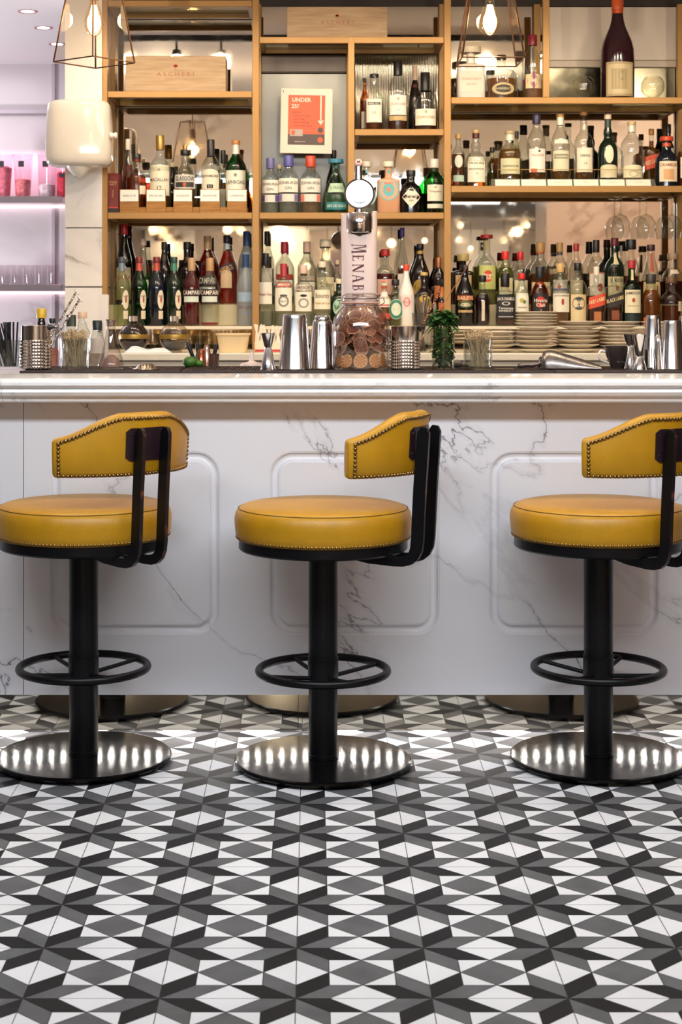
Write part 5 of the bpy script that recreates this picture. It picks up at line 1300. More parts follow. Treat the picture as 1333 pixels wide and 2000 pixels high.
g3 = cut_glass(17, D0, 667, 724, 50, 46, 'cut glass tumbler of black straws at the far left edge')
st = MB().tube([(0, 0, 0), (0, 0, .145)], .0030, 8, caps=False).build('drinking_straw', mat('#18161a', .4), None)
for i in range(26):
    o = st if i == 0 else st.copy()
    if i: COL.objects.link(o)
    a = rnd.uniform(0, 2*PI); r1 = .024*math.sqrt(rnd.random()); p0 = Vector((X(17, D0)+r1*math.cos(a), D0+r1*math.sin(a), OZ+.010))
    v = Vector((rnd.uniform(-.055, .01), rnd.uniform(-.02, .02), .145)); o.location = p0; o.rotation_euler = v.to_track_quat('Z', 'Y').to_euler()
    tag(o, 'black drinking straw standing in the tumbler at the far left', 'straw', 'black straws in the tumbler')

# ------------------------------------------------------------------ shakers, jiggers
def tin(px, d, top, base, wt, wb, lab, capd=False, name='shaker_tin'):
    k = kx(d); rt, rb, h = wt/2/k, wb/2/k, (base-top)/k
    t = thing(name, lab, 'cocktail shaker', (X(px, d), d, OZ), 0, 'steel cocktail shaker tins')
    m = MB(); pr = [(rb, 0), (rb+.0008, .002), (rb, .004), (rb+(rt-rb)*.92, h*.92), (rt, h-.004), (rt*.97, h-.0008), (rt*.9, h), (.0001, h)]
    m.lathe(pr, 56, close=False); m.build('body', mat('#cdc9c8', .17, 1., bump=.02, bscale=60), t, angle=30)
    if capd:
        m = MB(); m.lathe([(rt*.82, h+.0003), (rt*.82, h+.012), (rt*.74, h+.016), (.0001, h+.016)], 40, close=False); m.build('inner_cup', mat('#cdc9c8', .15, 1.), t)
    return t
tin(576, D0, 613, 721, 46, 62, 'tall upturned steel shaker tin, left of the pair beside the jar')
tin(630, D0+.06, 625, 719, 38, 54, 'upturned steel shaker tin with inner cup, touching the citrus jar', capd=True)
tin(1276, D0+.13, 613, 716, 28, 40, 'tall steel shaker tin behind the jiggers at the right', capd=False)
tin(1314, D0, 626, 722, 34, 46, 'upturned steel shaker tin nearest the right edge')
tin(1345, D0+.1, 618, 720, 34, 48, 'steel shaker tin cut off by the right edge')
def jigger(px, d, top, base, wt, wb, lab, waist=.42):
    k = kx(d); rt, rb, h = wt/2/k, wb/2/k, (base-top)/k; rw = min(rt, rb)*.48; zw = h*(1-waist)
    t = thing('jigger', lab, 'jigger', (X(px, d), d, OZ), 0, 'double-ended steel jiggers')
    m = MB(); m.lathe([(rb-.0008, .001), (rb, 0), (rb, .0015), (rw+.001, zw-.003), (rw, zw-.002), (rw, zw+.002)], 40, close=False); m.build('large_cup', CHROME, t)
    m = MB(); m.lathe([(rw, zw+.002), (rw+.0008, zw+.003), (rt*.98, h-.0015), (rt+.0005, h), (rt-.001, h-.0003), (rw*.9, zw+.006), (.0001, zw+.006)], 40, close=False); m.build('small_cup', CHROME, t)
jigger(524, D0, 650, 721, 28, 30, 'double-ended steel jigger standing left of the tall shaker tin', .40)
jigger(1232, D0+.08, 652, 719, 30, 26, 'steel jigger behind, left of the two at the right end', .33)
jigger(1250, D0-.03, 654, 723, 30, 30, 'steel jigger in front, right of the two at the right end', .62)
m = MB(); k = kx(D0+.07); m.lathe([(11/k, 0), (11/k, .004), (6/k, .09), (5/k, .108), (3/k, .113), (.0001, .114)], 24, close=False)
tag(m.build('steel_canister', CHROME, None, (X(1277, D0+.07)+.0, D0+.0, OZ)), 'slim steel canister standing before the shaker tins at the right', 'canister')
m = MB(); m.lathe([(.017, 0), (.018, .012), (.016, .02), (.0001, .021)], 20, close=False)

# ------------------------------------------------------------------ the citrus jar
def build_jar():
    d = D0-.01; k = kx(d); r = 57/k; rn = 34/k; h = 150/k
    t = thing('clip_top_jar', 'large glass clip-top jar filled with dried citrus slices in front of the tap', 'jar', (X(705, d), d, OZ))
    prof = [(.0001, .001), (r*.86, .0005), (r*.96, .006), (r, .018), (r, h*.50), (r*.985, h*.57), (r*.93, h*.66), (r*.82, h*.745), (r*.70, h*.79), (rn*1.03, h*.82), (rn, h*.84), (rn, h*.87)]
    m = MB(); m.lathe(prof, 64, close=False)
    pi = [(x*.95, z+.004) for x, z in prof[1:-1]]; m.lathe([(.0001, .006)]+pi, 56, close=False)
    m.build('glass_body', glass('#f4efec', .07, .8), t, angle=60)
    m = MB(); m.lathe([(rn*1.06, h*.872), (rn*1.09, h*.885), (rn*1.09, h*.93), (rn*1.04, h*.965), (rn*.9, h*.99), (rn*.4, h*.998), (.0001, h)], 48, close=False)
    m.lathe([(rn*1.03, h*.85), (rn*1.08, h*.856), (rn*1.03, h*.866)], 48, close=False)
    m.build('lid', glass('#eee8e6', .12, .85), t, angle=50)
    m = MB()
    for z in (h*.835, h*.925): m.tube([(rn*1.10*math.cos(2*PI*i/48), rn*1.10*math.sin(2*PI*i/48), z) for i in range(48)], .0013, 6, closed=True)
    m.tube([(rn*1.1, -.012, h*.925), (rn*1.32, -.014, h*.93), (rn*1.36, -.012, h*.87), (rn*1.12, -.008, h*.835)], .0013, 6)
    m.tube([(rn*1.1, .012, h*.925), (rn*1.32, .014, h*.93), (rn*1.36, .012, h*.87), (rn*1.12, .008, h*.835)], .0013, 6)
    m.tube([(-rn*1.1, -.008, h*.925), (-rn*1.22, -.01, h*.88), (-rn*1.30, -.012, h*.80), (-rn*1.5, -.01, h*.76)], .0013, 6)
    m.tube([(-rn*1.1, .008, h*.925), (-rn*1.22, .01, h*.88), (-rn*1.12, .01, h*.835)], .0013, 6)
    m.build('wire_clasp', mat('#a89c96', .25, 1.), t)
    m = MB(); m.tube([(rn*1.085*math.cos(2*PI*i/48), rn*1.085*math.sin(2*PI*i/48), h*.869) for i in range(48)], .0022, 6, closed=True)
    m.build('rubber_seal', mat('#c89a88', .6), t)
    # dried slices
    def slice_proto(rim, pith, flesh, R=.0235):
        m = MB(); n = 45; th = .0011
        def ringv(q, z): return [(R*q*math.cos(2*PI*i/n)*(1+.05*math.sin(2*PI*i/n*2+1)), R*q*math.sin(2*PI*i/n), z+.0018*math.sin(4*PI*i/n)*q) for i in range(n)]
        for sg in (1, -1):
            vs = ringv(1., 0)+ringv(.92, th*sg)+ringv(.84, th*sg)+[(0, 0, th*sg*.8)]
            fs = []; ms = []
            for i in range(n):
                j = (i+1) % n
                q1 = (i, j, n+j, n+i); q2 = (n+i, n+j, 2*n+j, 2*n+i); q3 = (2*n+i, 2*n+j, 3*n)
                for q, mi in ((q1, 0), (q2, 1), (q3, 1 if i % 5 == 4 else 2)):
                    fs.append(q if sg > 0 else q[::-1]); ms.append(mi)
            o = len(m.v); m.v += [Vector(v) for v in vs]
            for f, q in zip(fs, ms): m.f.append([i+o for i in f]); m.m.append(q)
        return m.build('citrus_slice', [mat(rim, .6), mat(pith, .6), mat(flesh, .5, var=.2, vscale=80)], None, smooth=True)
    protos = [slice_proto('#c88a3a', '#e8c890', '#c07a20', .026), slice_proto('#d8b088', '#b88468', '#94604c', .025), slice_proto('#cca488', '#a07058', '#7c4e44', .023)]
    usedp = [False]*3
    grp = 'dried citrus slices in the jar'
    def put(pi_, p, nrm, lab):
        o = protos[pi_] if not usedp[pi_] else protos[pi_].copy()
        if usedp[pi_]: COL.objects.link(o)
        usedp[pi_] = True
        o.location = Vector(t.location)+Vector(p); e = Vector(nrm).to_track_quat('Z', 'Y') ; o.rotation_euler = (e @ Matrix.Rotation(rnd.uniform(0, 6.28), 3, 'Z').to_quaternion()).to_euler()
        s_ = rnd.uniform(.86, 1.08); o.scale = (s_, s_, s_)
        tag(o, lab, 'citrus slice', grp)
    ri = r*.95
    la = 'dried orange slice pressed against the lower part of the jar'; lb = 'dried pinkish citrus slice packed in the upper part of the jar'
    for a in (-128, -92, -55, -20, 15, 60, 110, 160, 200):   # bottom ring, facing out
        q = math.radians(a); rr_ = ri*.86
        put(0, (rr_*math.cos(q), rr_*math.sin(q), .030), (math.cos(q), math.sin(q), rnd.uniform(.1, .3)), la)
    for i in range(8):
        q = rnd.uniform(0, 6.28); rr_ = rnd.uniform(0, ri*.6)
        put(0, (rr_*math.cos(q), rr_*math.sin(q), .014+i*.007), (rnd.uniform(-.5, .5), rnd.uniform(-.5, .5), 1), la)
    for z in (.066, .086, .106, .126, .146, .164, .182):
        for j in range(9):
            q = 2*PI*j/9+rnd.uniform(-.3, .3)+z*30; f = 1 if z < .14 else (.88 if z < .17 else .70)
            rr_ = (ri*.83*f) if j % 2 else ri*.68*f
            put(1+(j % 2), (rr_*math.cos(q), rr_*math.sin(q), z+rnd.uniform(-.006, .006)), (math.cos(q)+rnd.uniform(-.6, .6), math.sin(q)+rnd.uniform(-.6, .6), rnd.uniform(-.6, 1.5)), lb)
    for i in range(30):
        q = rnd.uniform(0, 6.28); rr_ = rnd.uniform(0, ri*(.52 if i < 22 else .3))
        put(1+(i % 2), (rr_*math.cos(q), rr_*math.sin(q), .058+i*.0047), (rnd.uniform(-.8, .8), rnd.uniform(-.8, .8), 1), lb)
build_jar()

# ------------------------------------------------------------------ beer tap
def build_tap():
    d = 5.44; k = kx(d); cx = X(702, d)
    t = thing('beer_tap', 'pale pink beer tap column with chrome cylinder and round white badge', 'beer tap', (cx, d, CT+.0003))
    H = Z(416, d)-CT; hw = 35.5/k
    def sect(z, w_, dp): # front-bulging section
        return [(w_*u, -dp*.9*math.sqrt(max(0, 1-abs(u)**4)), z) for u in [math.sin((-1+2*i/16)*PI/2) for i in range(17)]]+[(w_, .03, z), (-w_, .03, z)]
    m = MB(); vs = []; fs = []; zz = [0, H*.3, H*.6, H*.8, H*.86]
    # column lower part up to notch
    n = 19; top = []
    notch = 46/k
    hs = [0, H*.25, H*.5, H-notch-.002]
    for z in hs: vs += sect(z, hw*(.985+.03*abs(z/H-.5)), .045)
    for j in range(len(hs)-1):
        for i in range(n): i2 = (i+1) % n; fs.append((j*n+i, j*n+i2, (j+1)*n+i2, (j+1)*n+i))
    m.add(vs, fs)
    # upper part: U notch cut in the front; two cheeks and a back
    rc = 25/k
    base = hs[-1]; vs = []; fs = []
    rows = 14
    NA = 32
    for j in range(rows+1):
        u = j/rows; z = base+(H-base)*u
        zz_ = (z-(H-notch+.002))/(rc*.62)
        half = rc*math.sqrt(max(0, 1-(1-min(1, max(0, zz_)))**2)) if zz_ > 0 else 0
        row = []
        for sgn in (-1, 1):
            for i in range(9):
                x = sgn*(hw*1.0-(hw-half)*i/8); row.append((x, -.0405*math.sqrt(max(0, 1-min(1, abs(x/hw))**4)), z+(.006*x/hw if j == rows else 0)))
        row += [(hw, .03, z), (-hw, .03, z)]
        vs += row
    n = 20
    for j in range(rows):
        for i in range(8): fs.append((j*n+i, j*n+i+1, (j+1)*n+i+1, (j+1)*n+i)); fs.append((j*n+9+i+1, j*n+9+i, (j+1)*n+9+i, (j+1)*n+9+i+1))
        fs.append((j*n+9, j*n+18, (j+1)*n+18, (j+1)*n+9)); fs.append((j*n+18, j*n+19, (j+1)*n+19, (j+1)*n+18)); fs.append((j*n+19, j*n, (j+1)*n, (j+1)*n+19))
    m.add(vs, fs); m.box(-hw*.97, hw*.97, -.001, .029, H-.012, H-.0065)
    # lettering, reading downwards
    def L_(stroke): return stroke
    letters = {
     'M': [[(0,0),(.22,0),(.22,.06),(.15,.06),(.2,.9),(.28,.94),(.28,1),(.08,1),(.08,.94),(.11,.9),(.07,.06),(0,.06)], [(.2,1),(.34,1),(.56,.24),(.5,.05)], [(.5,.05),(.56,.24),(.80,1),(.70,1)], [(.70,1),(.92,1),(.98,.06),(1.06,.06),(1.06,0),(.72,0),(.72,.06),(.80,.06)]],
     'E': [[(.08,0),(.26,0),(.26,1),(.08,1)], [(0,.94),(.62,.94),(.62,1),(0,1)], [(0,0),(.68,0),(.68,.06),(0,.06)], [(.62,.78),(.66,.78),(.66,1),(.56,1)], [(.68,.22),(.72,.22),(.72,0),(.6,0)], [(.26,.47),(.5,.47),(.5,.53),(.26,.53)], [(.47,.40),(.51,.40),(.51,.60),(.47,.60)]],
     'N': [[(.08,0),(.15,0),(.15,1),(.08,1)], [(0,0),(.26,0),(.26,.05),(0,.05)], [(0,1),(.24,1),(.82,0),(.62,0)], [(.74,0),(.81,0),(.81,1),(.74,1)], [(.64,.95),(.92,.95),(.92,1),(.64,1)]],
     'A': [[(.34,1),(.42,1),(.14,0),(.06,0)], [(.36,1),(.50,1),(.86,0),(.66,0)], [(0,0),(.24,0),(.24,.05),(0,.05)], [(.56,0),(.96,0),(.96,.05),(.56,.05)], [(.2,.3),(.66,.3),(.66,.36),(.2,.36)]],
     'B': [[(.08,0),(.26,0),(.26,1),(.08,1)], [(0,.95),(.4,.95),(.4,1),(0,1)], [(0,0),(.45,0),(.45,.05),(0,.05)], [(.26,.49),(.42,.49),(.42,.54),(.26,.54)]],
     'R': [[(.08,0),(.26,0),(.26,1),(.08,1)], [(0,.95),(.4,.95),(.4,1),(0,1)], [(0,0),(.36,0),(.36,.05),(0,.05)], [(.26,.46),(.42,.46),(.42,.51),(.26,.51)], [(.36,.5),(.52,.5),(.84,0),(.64,0)]]}
    def bowl(cx_, cz_, rx, rz): return [[(cx_+rx*math.cos(a), cz_+rz*math.sin(a)), (cx_+rx*math.cos(b), cz_+rz*math.sin(b)), (cx_+rx*.55*math.cos(b), cz_+rz*.82*math.sin(b)), (cx_+rx*.55*math.cos(a), cz_+rz*.82*math.sin(a))] for a, b in [(-PI/2+PI*i/8, -PI/2+PI*(i+1)/8) for i in range(8)]]
    letters['B'] = letters['B']+bowl(.38, .745, .26, .255)+bowl(.42, .27, .30, .27); letters['R'] = letters['R']+bowl(.38, .73, .28, .27)
    z = Z(478, d)-CT; cap = 22/k
    def onface(x, z_, off=.0007):
        return (x, -.0409*math.sqrt(max(0, 1-min(1, abs(x/hw))**4))-off, z_)
    for ch, adv, sc in (('M', 21, 1.3), ('E', 17.5, 1), ('N', 20, 1), ('A', 20, 1), ('B', 17, 1), ('R', 18, 1), ('E', 17.5, 1), ('A', 20, 1)):
        cp = cap*sc; wdt = (adv-3)/k/(.95 if ch != 'M' else 1.06)
        for poly in letters[ch]:
            pts = [onface((-2.5/k)-cap/2+(q*cp) - (cap*(sc-1)*.3), z-p*wdt) for p, q in poly]
            m.add([Vector(v) for v in pts], [tuple(range(len(pts)))], 1)
        z -= adv/k
    m.build('column', [mat('#ecd8d2', .18, coat=.5), mat('#580a18', .4)], t, angle=45)
    m = MB(); m.lathe([(.0001, H-40/k), (rc*.97, H-40/k), (rc, H-38/k), (rc, H-3/k), (rc*.96, H-1/k), (.0001, H-1/k)], 48, M=Matrix.Translation((0, -.024, 0)))
    cyl = m.build('chrome_cylinder', mat('#e4dcd8', .06, 1.), t, angle=30)
    m = MB(); m.lathe([(.011, H-1/k), (.009, H+.01), (.011, H+.03), (.0112, H+.04)], 24, M=Matrix.Translation((0, -.024, 0))); m.build('stem', CHROME, t)
    zc = Z(380, d)-CT; R = 29/k; M = Matrix.Translation((0, -.028, zc)) @ Matrix.Rotation(PI/2, 4, 'X')
    m = MB(); m.lathe([(R*.9, .006), (R, .008), (R*1.04, 0), (R, -.012), (R*.6, -.018), (.0001, -.018)], 48, M=M, close=False); m.build('badge_rim', mat('#6a6462', .2, .9), t)
    m = MB(); m.lathe([(.0001, .0095), (R*.5, .009), (R*.91, .0065)], 48, M=M, close=False)
    fy = lambda x, z_: (x, -.028-.0102, zc+z_)
    for sx in (-1, 1):
        for i in range(5):
            a = -1.9+.22*i; c_ = (sx*R*.55*math.cos(a)*1.1, R*.62*math.sin(a))
            m.add([fy(c_[0]-.0035, c_[1]-.001), fy(c_[0], c_[1]-.0025), fy(c_[0]+.0035, c_[1]+.001), fy(c_[0], c_[1]+.0015)], [(0, 1, 2, 3)], 1)
    put_text(m, 'BIRRA MENABREA', 0, R*.02, R*.16, fy, 2, 0, 1., R*1.4)
    m.build('badge', [mat('#f2f8f6', .2, emit='#e8f6ff', estr=.75), mat('#7aa89a', .5), mat('#b8ccc8', .5)], t, angle=60)
    m = MB(); m.lathe([(.0001, zc+R-.002), (.0135, zc+R-.002), (.0125, zc+R+.02), (.0125, zc+R+.05), (.0001, zc+R+.052)], 28, M=Matrix.Translation((-.003, -.024, 0))); m.build('handle', CHROME, t)
    M = Matrix.Translation((-.003, -.036, zc+R+.055)) @ Matrix.Rotation(PI/2-.3, 4, 'X')
    m = MB(); m.lathe([(.0001, .006), (.008, .0055), (.0125, .002), (.013, -.002), (.011, -.016), (.0001, -.018)], 28, M=M, close=False)
    put_text(m, 'M', 0, 0, .009, lambda x, z_: tuple(M @ Vector((x, -z_*-1, .0066))), 1, .02)
    m.build('knob', [mat('#e6bcb0', .25), mat('#5a2a2a', .5)], t, angle=60)
build_tap()
# slim white tap lever at the left behind
d = 5.68; k = kx(d); m = MB(); m.prism([(-10/k, 0), (10/k, 0), (11.5/k, (692-552)/k), (10/k, (694-552)/k), (-8/k, (694-552)/k), (-9/k, (690-552)/k)], -.012, .012)
put_text(m, 'MORETTI', -1/k, 70/k, 5/k, flat(-.0126), 1, 0, 1.2, angle=-PI/2)
o = m.build('tap_handle', [mat('#f0e4d6', .3), mat('#c87868', .5)], None, (X(201, d), d, CT+.0003)); tag(o, 'tall slim white tap handle before the gold post at the left', 'tap handle')

# ------------------------------------------------------------------ small bottles at the back of the bar
rowB = (5.66, CT+.0004, 'small bottles behind the left tumblers')
bottle(81, 603, 26, rowB, 'std', 'brown', None, .5, '#d8b43a', .16, [(.1, .66, 1.05, '#e8dcc8', 'rect', ())], 'small bitters bottle with yellow cap behind the studded tumbler', capw=1.5, neck=1.4)
bottle(102, 622, 26, rowB, 'std', 'clear', '#e8b0a0', .4, '#20262a', .10, [], 'small clear bottle with dark cap behind the twisted muddlers', neck=1.2)
bottle(139, 615, 30, rowB, 'long', 'clear', '#d8c0a8', .3, '#28352e', .22, [], 'clear bottle with black ribbed screw cap behind the bamboo picks', neck=1.5)
bottle(161, 609, 32, rowB, 'std', 'clear', '#d8c8b0', .3, '#e0bc9c', .12, [], 'clear bottle with pale cork stopper behind the bamboo picks', neck=1.4)
bottle(190, 626, 30, rowB, 'long', 'clear', '#d8ccc0', .3, '#242c28', .20, [(.30, .62, .9, '#b8aca0')], 'clear bottle with black ribbed cap and grey band next to the flask', neck=1.5)
# conical flask with a dark strainer cone inside
d = D0+.03; k = kx(d); t = thing('conical_flask', 'conical glass flask with cork and dusky cone inside it', 'flask', (X(217, d), d, OZ))
H = 97/k; m = MB(); m.lathe([(.0001, .0005), (25/k, .0005), (27/k, .006), (25/k, .02), (18/k, .06), (12/k, H*.62), (9.5/k, H*.78), (9/k, H*.93), (10.5/k, H*.95), (10/k, H*.97)], 40, close=False); m.build('glass_body', glass('#f2f0ee', .09, .9), t, angle=60)
m = MB(); m.lathe([(.0001, H*.30), (6/k, H*.29), (15/k, H*.20), (21/k, .008), (.0001, .007)], 32, close=False); m.build('inner_cone', mat('#8a6a60', .5), t)
m = MB(); m.lathe([(7/k, H*.86), (8.5/k, H*.97), (10.5/k, H*.975), (10.5/k, H), (.0001, H+.001)], 20); m.build('cork', mat('#7a5c4c', .6), t)
# strainer lying on the mat
d = D0; k = kx(d); t = thing('strainer', 'round perforated steel strainer lying on the mat at the left', 'strainer', (X(285, d), d, OZ))
R = 25/k; m = MB(); m.lathe([(.0001, .019), (R*.45, .0185), (R*.62, .015), (R*.74, .009), (R*.98, .001), (R, .0005), (R, .002), (R*.98, .003)], 40, close=False)
m.build('dome', mat('#c8b8a4', .2, 1.), t)
m = MB()
for q, zz_, n in ((.60, .0155, 14), (.70, .0115, 18), (.84, .0062, 22)):
    for i in range(n):
        a = 2*PI*i/n; p = Vector((R*q*math.cos(a), R*q*math.sin(a), zz_+.0006)); M = Matrix.Translation(p) @ Vector((math.cos(a)*.8, math.sin(a)*.8, 1)).to_track_quat('Z', 'Y').to_matrix().to_4x4(); m.lathe([(.0001, .0012), (.0017, .0010)], 8, M=M, close=False)
m.build('holes', mat('#2a1e18', .8), t)
m = MB(); m.tube([(-R*.9, 0, .003), (-R*1.25, -.004, .006), (-R*1.3, .004, .007), (-R*.9, .008, .003)], .001, 6); m.build('wire', STEEL, t)

# garnish tools cluster at the back of the bar
d = 5.6; k = kx(d)
t = thing('garnish_caddy', 'small tumbler of black handled tools at the back of the bar', 'tool holder', (X(418, d), d, CT+.0004))
m = MB(); m.lathe([(.0001, 0), (10/k, 0), (11/k, 28/k), (10/k, 28/k), (9/k, .004)], 20, close=False); m.build('cup', mat('#6a5048', .2, .5), t)
for (px, py, qx, qy, dd, lab) in ((383, 712, 366, 668, 5.6, 'black handled bar knife leaning left among the garnish tools'), (388, 712, 386, 668, 5.64, 'black handled peeler upright among the garnish tools'), (414, 712, 424, 672, 5.6, 'black handled tongs leaning right in the garnish cup')):
    p0 = Vector((X(px, dd), dd, CT+.012)); p1 = Vector((X(qx, dd), dd-.01, Z(qy, dd)))
    m = MB(); m.tube([p0, p0.lerp(p1, .2), p0.lerp(p1, .9), p1], [.004, .0065, .0075, .004], 10); o = m.build('bar_tool', BLACK, None); tag(o, lab, 'bar tool', 'black handled garnish tools')
for px, col, h_, dd, lab in ((393, '#b8684a', 38, 5.57, 'copper canister with rounded top among the garnish tools'), (404, '#c8a898', 46, 5.60, 'taller steel canister with rounded top among the garnish tools')):
    m = MB(); k = kx(dd); r = 7.5/k; hh = h_/k; m.lathe([(.0001, 0), (r, 0), (r, hh*.72), (r*.85, hh*.76), (r*.85, hh*.86), (r*.55, hh*.97), (.0001, hh)], 24, close=False)
    m.tube([(r*math.cos(2*PI*i/24), r*math.sin(2*PI*i/24), hh*.2) for i in range(24)], .001, 5, closed=True)
    tag(m.build('canister', mat(col, .2, .9), None, (X(px, dd), dd, CT+.0004)), lab, 'canister')
m = MB(); k = kx(5.52); m.sphere((0, 0, .018), 14/k, 20, zs=.78); m.sphere((.03, .01, .012), 10/k, 16, zs=.7)
tag(m.build('lime', mat('#3c6a20', .45, bump=.4, bscale=120, var=.25, vscale=30), None, (X(371, 5.52), 5.52, CT+.006)), 'cut dark green lime lying beside the black handled tools', 'lime')
m = MB(); m.prism([(0, 0), (.014, 0), (.018, .05), (.008, .052)], -.002, .002)
tag(m.build('green_peeler', mat('#2a6a44', .5), None, (X(379, 5.58), 5.58, CT+.0065)), 'small green plastic tool wedged between the black handles', 'bar tool')
d = 5.62; k = kx(d); t = thing('serving_dish', 'shallow white plastic dish with lid knob behind the jigger', 'dish', (X(492, d), d, CT+.0004))
m = MB(); m.lathe([(.0001, 0), (20/k, 0), (23/k, .004), (22/k, .014), (15/k, .018), (.0001, .02)], 32, close=False); m.build('dish', mat('#f0dcd4', .3), t)
m = MB(); m.lathe([(12/k, .018), (5/k, .024), (4/k, .05), (3/k, .055), (.0001, .056)], 20, close=False); m.build('knob', mat('#f0dcd4', .3), t)
d = 6.0

# ------------------------------------------------------------------ mint in a tall glass
def build_mint():
    d = D0+.02; k = kx(d); t = thing('mint_glass', 'tall cut glass holding the bunch of fresh mint', 'glass', (X(866, d), d, OZ)); rt, h = 23.5/k, 84/k
    m = MB(); m.lathe([(.0001, .001), (rt*.92, .0005), (rt*.93, .01), (rt*.95, h*.4), (rt, h), (rt-.002, h), (rt*.92-.002, .012), (.0001, .011)], 48, close=False); m.build('glass', glass('#eef2ea', .04, .6), t)
    b = thing('mint_bunch', 'bushy bunch of dark green fresh mint standing in a tall glass', 'herb', (X(866, d), d, OZ+.013))
    r2 = random.Random(3)
    def leaf(m, p, dirv, L_, w_, mi):
        q = Vector(dirv).normalized(); side = q.cross(Vector((r2.uniform(-.4, .4), r2.uniform(-.4, .4), 1))).normalized(); nr = side.cross(q)
        pts = []
        for u, ww in ((0, .05), (.25, .8), (.5, 1), (.75, .72), (1, .02)):
            c = p+q*L_*u-Vector((0, 0, 1))*L_*.35*u*u
            pts += [c-side*w_*ww+nr*w_*.25, c, c+side*w_*ww+nr*w_*.25]
        fs = []
        for i in range(4): a = i*3; fs += [(a, a+1, a+4, a+3), (a+1, a+2, a+5, a+4)]
        m.add(pts, fs, mi)
    m = MB(); st_ = MB()
    hh = h-.01
    for i in range(230):
        th_, ph = r2.uniform(0, 2*PI), r2.uniform(-.1, 1.45); R = .040*r2.uniform(.25, 1.)
        p = Vector((R*math.cos(th_)*math.cos(ph)*1.05, R*math.sin(th_)*math.cos(ph), hh+.006+R*1.1*math.sin(ph)))
        leaf(m, p, (math.cos(th_), math.sin(th_), r2.uniform(-.4, .8)), r2.uniform(.016, .027), r2.uniform(.008, .013), r2.choice((0, 0, 1)))
    for s_ in (1, -1):
        for i in range(4): leaf(m, Vector((s_*.03, -.005*i, hh+.012-.006*i)), (s_, -.3, .25-.3*i), .026, .009, 1)
    for i in range(260):
        th_, R = r2.uniform(0, 2*PI), rt*.95*math.sqrt(r2.random()); z = r2.uniform(.002, hh*.95)
        leaf(m, Vector((R*.75*math.cos(th_), R*.75*math.sin(th_), z)), (math.cos(th_)*.3, math.sin(th_)*.3, r2.uniform(-.3, 1)), .017, .009, r2.choice((0, 1, 2)))
    m.build('leaves', [mat('#2c5222', .5, var=.3, vscale=40), mat('#3f6c2c', .5, var=.3, vscale=40), mat('#1c3818', .6)], b)
    for i in range(9):
        th_ = i*.7; st_.tube([(.004*math.cos(th_), .004*math.sin(th_), 0), (.012*math.cos(th_), .012*math.sin(th_), hh*.6), (.018*math.cos(th_), .018*math.sin(th_), hh+.02)], .0014, 5)
    st_.build('stems', mat('#4a6a34', .6), b)
build_mint()

# ------------------------------------------------------------------ ice scoop
def build_scoop():
    d = D0+.04; k = kx(d); t = thing('ice_scoop', 'worn cast aluminium ice scoop lying on the mat with its mouth to the right', 'ice scoop', (X(1113, d), d, OZ), math.radians(-8))
    m = MB(); n = 22; NL = 16; L_ = 116/k; vs = []; fs = []
    for off in (0, .0022):
        for j in range(NL+1):
            u = j/NL; x = -L_/2+L_*u
            r = (.038-off)*(1-.05*u)*(math.sqrt(max(.0, 1-(1-min(1, u/.12))**2))*.75+.25 if u < .12 else 1)
            # dome over the top: heaped arc shrinks to the mouth
            for i in range(n+1):
                a = -PI*.06+(PI*1.12)*i/n
                hgt = 1 if u < .2 else 1-.80*((u-.2)/.8)**1.15
                zz_ = r*1.55*math.sin(a)
                zt = zz_*hgt if zz_ > 0 else zz_
                vs.append((x+ (0 if u < .5 else .010*(u-.5)*math.cos(a)), -r*math.cos(a)*1.0, .003+max(zt, 0)+off*.0))
    S_ = (NL+1)*(n+1)
    for q in (0, 1):
        for j in range(NL):
            for i in range(n):
                a = q*S_+j*(n+1)+i; f = (a, a+1, a+n+2, a+n+1); fs.append(f if q == 0 else f[::-1])
    m.add(vs, fs)
    # base sheet
    bs = [(-L_/2, -.028, .0015), (L_/2, -.030, .0015), (L_/2+.004, 0, .0015), (L_/2, .030, .0015), (-L_/2, .028, .0015)]
    M = Matrix.Translation((-L_/2, 0, .020)) @ Matrix.Rotation(PI/2, 4, 'Y')
    m.lathe([(.0001, -.002), (.017, -.002), (.022, .003), (.017, .008)], 24, M=M, close=False)
    m.build('bowl', mat('#7d7672', .28, .9, bump=.3, bscale=90, var=.25, vscale=30), t, angle=50)
    hm = MB(); hm.tube([(-L_/2+.004, 0, .016), (-L_/2-.012, 0, .015), (-L_/2-.022, 0, .012), (-L_/2-.036, 0, .013), (-L_/2-.05, 0, .012), (-L_/2-.064, 0, .010), (-L_/2-.071, 0, .009)], [.008, .006, .0085, .0065, .0085, .0095, .005], 14); hm.build('handle', mat('#6d625e', .35, .8), t)
build_scoop()
m = MB(); m.tube([(-.02, 0, .012), (-.012, 0, .013), (.012, 0, .013), (.02, 0, .010), (.045, -.004, .006)], [.006, .012, .012, .006, .003], 14); 
tag(m.build('muddler_tool', mat('#5c5452', .5), None, (X(893, D0+.12), D0+.14, OZ)), 'grey rounded tool handle lying behind the mint glass', 'bar tool')
m = MB(); m.tube([(0, 0, .0015), (.06, -.02, .0015)], .0012, 6); tag(m.build('metal_pick', mat('#c8b48c', .3, .8), None, (X(955, D0+.02)+.02, D0+.03, OZ)), 'thin metal pick lying on the mat right of the picks tumbler', 'pick')

